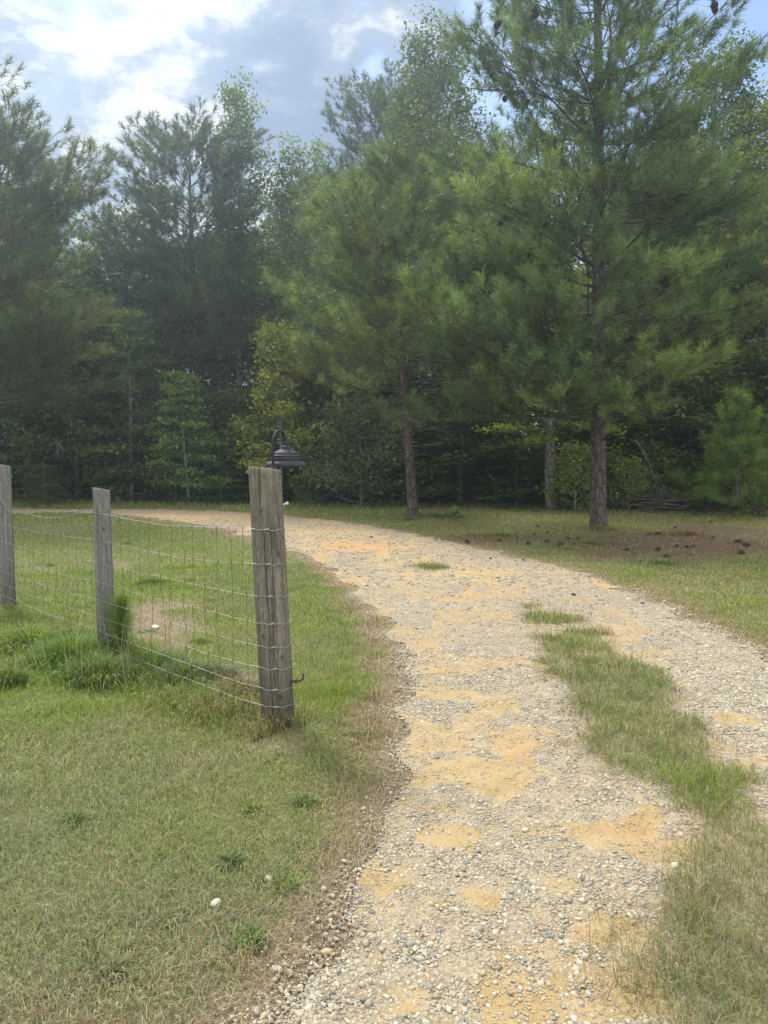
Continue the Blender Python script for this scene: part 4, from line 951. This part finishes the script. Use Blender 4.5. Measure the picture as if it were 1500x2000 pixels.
# gate pin, insulator
B = Buf(); x0, _, z0 = P(578, 1329, 4.28)
B.tube([(x0-.06, 4.27, z0), (x0-.0, 4.26, z0), (x0+.028, 4.255, z0+.006), (x0+.042, 4.25, z0+.018), (x0+.046, 4.25, z0+.05)], .0065, 8)
B.tube([(x0-.004, 4.262, z0), (x0+.006, 4.259, z0)], .011, 8)
tag(B.build('gate_pin', M_RUST), 'rusty bent gate hinge pin sticking out low on the end post', 'hinge pin')
B = Buf(); x0, _, z0 = P(552, 988, 4.36)
B.tube([(x0-.03, 4.35, z0-.008), (x0+.01, 4.36, z0+.008), (x0+.022, 4.36, z0+.014)], [.004, .005, .0075], 8); B.tube([(x0+.020, 4.36, z0+.013), (x0+.032, 4.362, z0+.013)], .009, 8)
tag(B.build('wire_insulator', M_WHITE), 'small pale plastic insulator poking out near the top of the end post', 'insulator')

# barn lamp
lx, ly, lz = P(558.5, 895, 4.42)[0], 4.42, P(558, 912, 4.42)[2]
lamp = empty('barn_lamp', (lx, ly, lz)); tag(lamp, 'dark gooseneck barn lamp standing on top of the thick end post', 'outdoor lamp')
B = Buf()
prof = [(.110, 0), (.1155, .001), (.1165, .006), (.114, .016), (.106, .026), (.094, .031), (.087, .032), (.087, .041), (.0905, .042), (.0905, .046), (.086, .052), (.0815, .058), (.0845, .060), (.083, .063), (.075, .070), (.069, .074), (.0715, .076), (.069, .079), (.058, .087), (.047, .094), (.038, .099), (.033, .101), (.033, .112), (.029, .118), (.022, .121), (.001, .122)]
B.lathe(prof, 64); B.lathe([(.108, .000), (.100, .02), (.085, .045), (.055, .075), (.03, .095), (.001, .098)], 64)
B.build('shade', M_LAMP, lamp)
B = Buf(); B.lathe([(.001, .03), (.018, .033), (.028, .05), (.02, .075), (.012, .095)], 20)
m, nt, o = new_mat('frosted_bulb'); b = N(nt, 'ShaderNodeBsdfPrincipled'); b.inputs['Base Color'].default_value = (.7, .7, .66, 1); b.inputs['Roughness'].default_value = .3; nt.links.new(b.outputs[0], o.inputs[0])
B.build('bulb', m, lamp)
B = Buf(); legx = P(533.5, 880, 4.30)[0]-lx; legy = 4.29-ly; zt = H1-lz+float(hgt(*P1))
ztop = P(545, 842, 4.36)[2]-lz; rc = math.hypot(legx, legy)/2; cz = ztop-rc
pts = [(legx, legy, z) for z in np.linspace(zt-.01, cz, 8)]
pts += [(legx*(1+math.cos(a))/2, legy*(1+math.cos(a))/2, cz+rc*math.sin(a)) for a in np.linspace(.12, PI, 18)]
pts += [(0, 0, z) for z in np.linspace(cz-.01, .122, 4)]
B.tube(pts, .0082, 12); B.build('gooseneck_arm', M_LAMP, lamp)
B = Buf(); B.lathe([(.001, zt+.010), (.022, zt+.010), (.026, zt+.004), (.027, zt-.012)], 24, (legx, legy, 0)); B.build('arm_flange', M_LAMP, lamp)
B = Buf(); B.lathe([(.013, .120), (.013, .140), (.010, .146), (.0082, .147)], 20)
B.build('shade_collar', M_LAMP, lamp)

# pine seedling beside the middle post
x0, y0 = G(238, 1290); R = np.random.default_rng(9); wood = Buf()
wood.tube([(0, 0, -.02), (.004, 0, .15), (0, .004, .30), (.003, 0, .47)], [.009, .008, .006, .003], 6)
tp, ta = [], []
for i in range(9):
    a = i*2.4; z = .05+.035*i; wood.tube([(0, 0, z), (.025*math.cos(a), .025*math.sin(a), z+.06), (.04*math.cos(a), .04*math.sin(a), z+.15)], [.004, .003, .002], 4)
    for k in range(3): tp.append((.035*math.cos(a), .035*math.sin(a), z+.04+.05*k)); ta.append((.35*math.cos(a), .35*math.sin(a), 1))
for i in range(16): tp.append((0, 0, .18+.02*i)); ta.append((R.standard_normal()*.15, R.standard_normal()*.15, 1))
cr = needles(np.array(tp), np.array(ta), 42, .16, .0028, np.tile([.13, .22, .04], (len(tp), 1))*(.8+.4*R.random((len(tp), 1))), R, .06)
tree_obj('pine_seedling', (x0, y0, float(hgt(x0, y0))-.01), 'upright bright green pine seedling growing beside the slim middle post', 'pine seedling', wood, M_PBARK, cr, M_NEEDLE)

# leafy weed at the pine's grass
x0, y0 = G(887, 1012); R = np.random.default_rng(14); n = 240; a = R.random(n)*6.28; q = np.abs(R.standard_normal(n))*.16
V, Qd, C = leaves_mesh(np.stack([q*np.cos(a), q*np.sin(a), .05+.26*R.random(n)*np.exp(-q*3)], -1), .09, np.tile([.17, .24, .10], (n, 1)), R)
o = empty('weed', (x0, y0, 0)); mesh_np('leaves', V, Qd, None, M_LEAF, C, o); B = Buf(); B.tube([(0, 0, -.02), (.01, 0, .12), (.0, .02, .24)], [.006, .005, .003], 5); B.build('stem', M_GBARK, o); tag(o, 'pale leafy weed on the grass right of the slim pine trunk', 'weed')

# stones lying alone
def rock(px, py, sx, sy, sz, seed, label):
    R = np.random.default_rng(seed); V = ICO_V.copy(); F = ICO_F
    for it in range(2):                                   # subdivide
        cache = {}; V = list(map(np.array, V)); NF = []
        def midp(a, b):
            k = (min(a, b), max(a, b))
            if k not in cache: v = (V[a]+V[b])/2; V.append(v/np.linalg.norm(v)); cache[k] = len(V)-1
            return cache[k]
        for a, b, c in F:
            ab, bc, ca = midp(a, b), midp(b, c), midp(c, a); NF += [(a, ab, ca), (b, bc, ab), (c, ca, bc), (ab, bc, ca)]
        F = np.array(NF); V = np.array(V)
    V *= (1+.35*(fbm(V[:, 0]*1.5+9+seed, V[:, 1]*1.5+V[:, 2]+5, seed, 3)-.5))[:, None]; V *= np.array([sx, sy, sz])
    x0, y0 = G(px, py); o = mesh_np('stone', V, None, F, M_ROCK, smooth=False); o.location = (x0, y0, float(hgt(x0, y0))+sz*.45); o.rotation_euler = (0, 0, seed); tag(o, label, 'stone')
rock(421, 1770, .021, .016, .014, 1, 'white stone lying alone in the dry foreground grass')
rock(303, 1226, .06, .035, .018, 2, 'flat pale stone on bare soil behind the wire fence')
rock(527, 1722, .022, .016, .011, 3, 'small white stone where the dry grass meets the gravel')
rock(1318, 1688, .022, .016, .012, 4, 'rounded grey stone beside the grass strip of the driveway')
rock(8, 1262, .06, .05, .025, 6, 'pale flat stone at the left edge below the leftmost post')

# fallen cones on the ground
CP = [(1043, 1045), (1069, 1042), (1032, 1064), (975, 1058), (1068, 1060), (1110, 1054), (1129, 1054), (1096, 1066), (1268, 1046), (1285, 1045), (1318, 1033), (1387, 1020), (1443, 1062), (1457, 1069), (1448, 1085), (1393, 1052), (1353, 1070), (1340, 1071), (1224, 1076), (1302, 1089), (1285, 1076), (1050, 1030), (913, 1061), (725, 1050), (1022, 1097), (1120, 1166), (1322, 1069), (958, 1093)]
for i, (px, py) in enumerate(CP):
    x0, y0 = G(px, py); o = bpy.data.objects.new('pine_cone', CONE); COL.objects.link(o)
    s = R0.uniform(.65, 1.0) if i not in (12, 13, 14, 9) else 1.1
    if py > 1090 or px == 725: s = .5
    o.location = (x0, y0, float(hgt(x0, y0))+.022*s); o.rotation_euler = (R0.uniform(1.1, 1.9), R0.uniform(-.3, .3), R0.uniform(0, 6)); o.scale = (s*R0.uniform(.7, .95), s*R0.uniform(.8, 1.05), s*R0.uniform(.95, 1.3))
    if road_sd(np.array([x0]), np.array([y0]))[0] > .02: tag(o, 'fallen dark pine cone lying on the pale gravel', 'pine cone', 'pine cones fallen on the gravel')
    else: tag(o, 'fallen dark pine cone lying on the grass and straw near the tallest pine', 'pine cone', 'pine cones fallen under the pines')

# fallen branches
brush = empty('brush_pile', base(1330, 21.0)); tag(brush, 'pile of bare grey fallen branches between the tallest pine and the young pine', 'branches')
R = np.random.default_rng(33)
for i in range(14):
    B = Buf(); L = .9+1.3*R.random(); az = (0 if R.random() < .5 else PI)+R.standard_normal()*.35; p0 = np.array([R.uniform(-1.0, .9), R.uniform(-.4, .4), .12+.3*R.random()])
    bp = curve_pts(p0, None, L, 7, .05+.2*R.standard_normal(), .05, az, .15, R); B.tube(bp, np.linspace(.022, .006, 8), 5)
    for j in range(6):
        q = at(bp, .2+.75*R.random()); tw = curve_pts(q, None, .3+.5*R.random(), 4, .3+.5*R.standard_normal(), .1, az+R.standard_normal()*.8, .25, R); B.tube(tw, np.linspace(.009, .003, 5), 4)
    B.build('branch', M_DEAD if i % 3 else M_PBARK, brush)
def hanging(px, py, d, seed, label, n=5, L=1.2):
    x0, y0, z0 = P(px, py, d); R = np.random.default_rng(seed); B = Buf()
    for i in range(n):
        bp = curve_pts((0, 0, 0), None, L*(.6+.6*R.random()), 8, -.5-.5*R.random(), -.55, R.standard_normal()*.7, .45, R); B.tube(bp, np.linspace(.016, .004, 9), 4)
        for j in range(4):
            q = at(bp, .3+.6*R.random()); tw = curve_pts(q, None, .25+.3*R.random(), 4, -.6+.6*R.standard_normal(), -.3, R.random()*6, .25, R); B.tube(tw, np.linspace(.006, .003, 5), 3)
    o = B.build('dead_branch', M_DEAD); o.location = (x0, y0, z0); tag(o, label, 'dead branch')
hanging(1240, 860, 20.5, 41, 'bare grey dead branch hanging right of the tallest pine trunk', 5, 1.7)
hanging(955, 925, 23.2, 42, 'thin bare dead twigs hanging in the dark left of the grey trunk', 4, .9)
hanging(110, 860, 21.0, 43, 'bare twigs drooping below the low pine bough at the left', 4, .5)

# ------------------------------------------------------------------ haze: scattering volume added round the whole scene for a bluish glare veil
HAZE = 0.0031
B = Buf(); hx, hy0, hy1, hz0, hz1 = 70, -25, 75, -1.2, 24
B.add([(-hx, hy0, hz0), (hx, hy0, hz0), (hx, hy1, hz0), (-hx, hy1, hz0), (-hx, hy0, hz1), (hx, hy0, hz1), (hx, hy1, hz1), (-hx, hy1, hz1)], [(0, 3, 2, 1), (4, 5, 6, 7), (0, 1, 5, 4), (1, 2, 6, 5), (2, 3, 7, 6), (3, 0, 4, 7)])
m, nt, o = new_mat('haze_veil'); pv = N(nt, 'ShaderNodeVolumePrincipled'); pv.inputs['Density'].default_value = HAZE; pv.inputs['Anisotropy'].default_value = 0.78
pv.inputs['Color'].default_value = (.66, .82, 1, 1); nt.links.new(pv.outputs[0], o.inputs['Volume'])
tag(B.build('haze', m, smooth=False), 'thin bluish haze volume added for the glare veil', None, None, 'stuff')
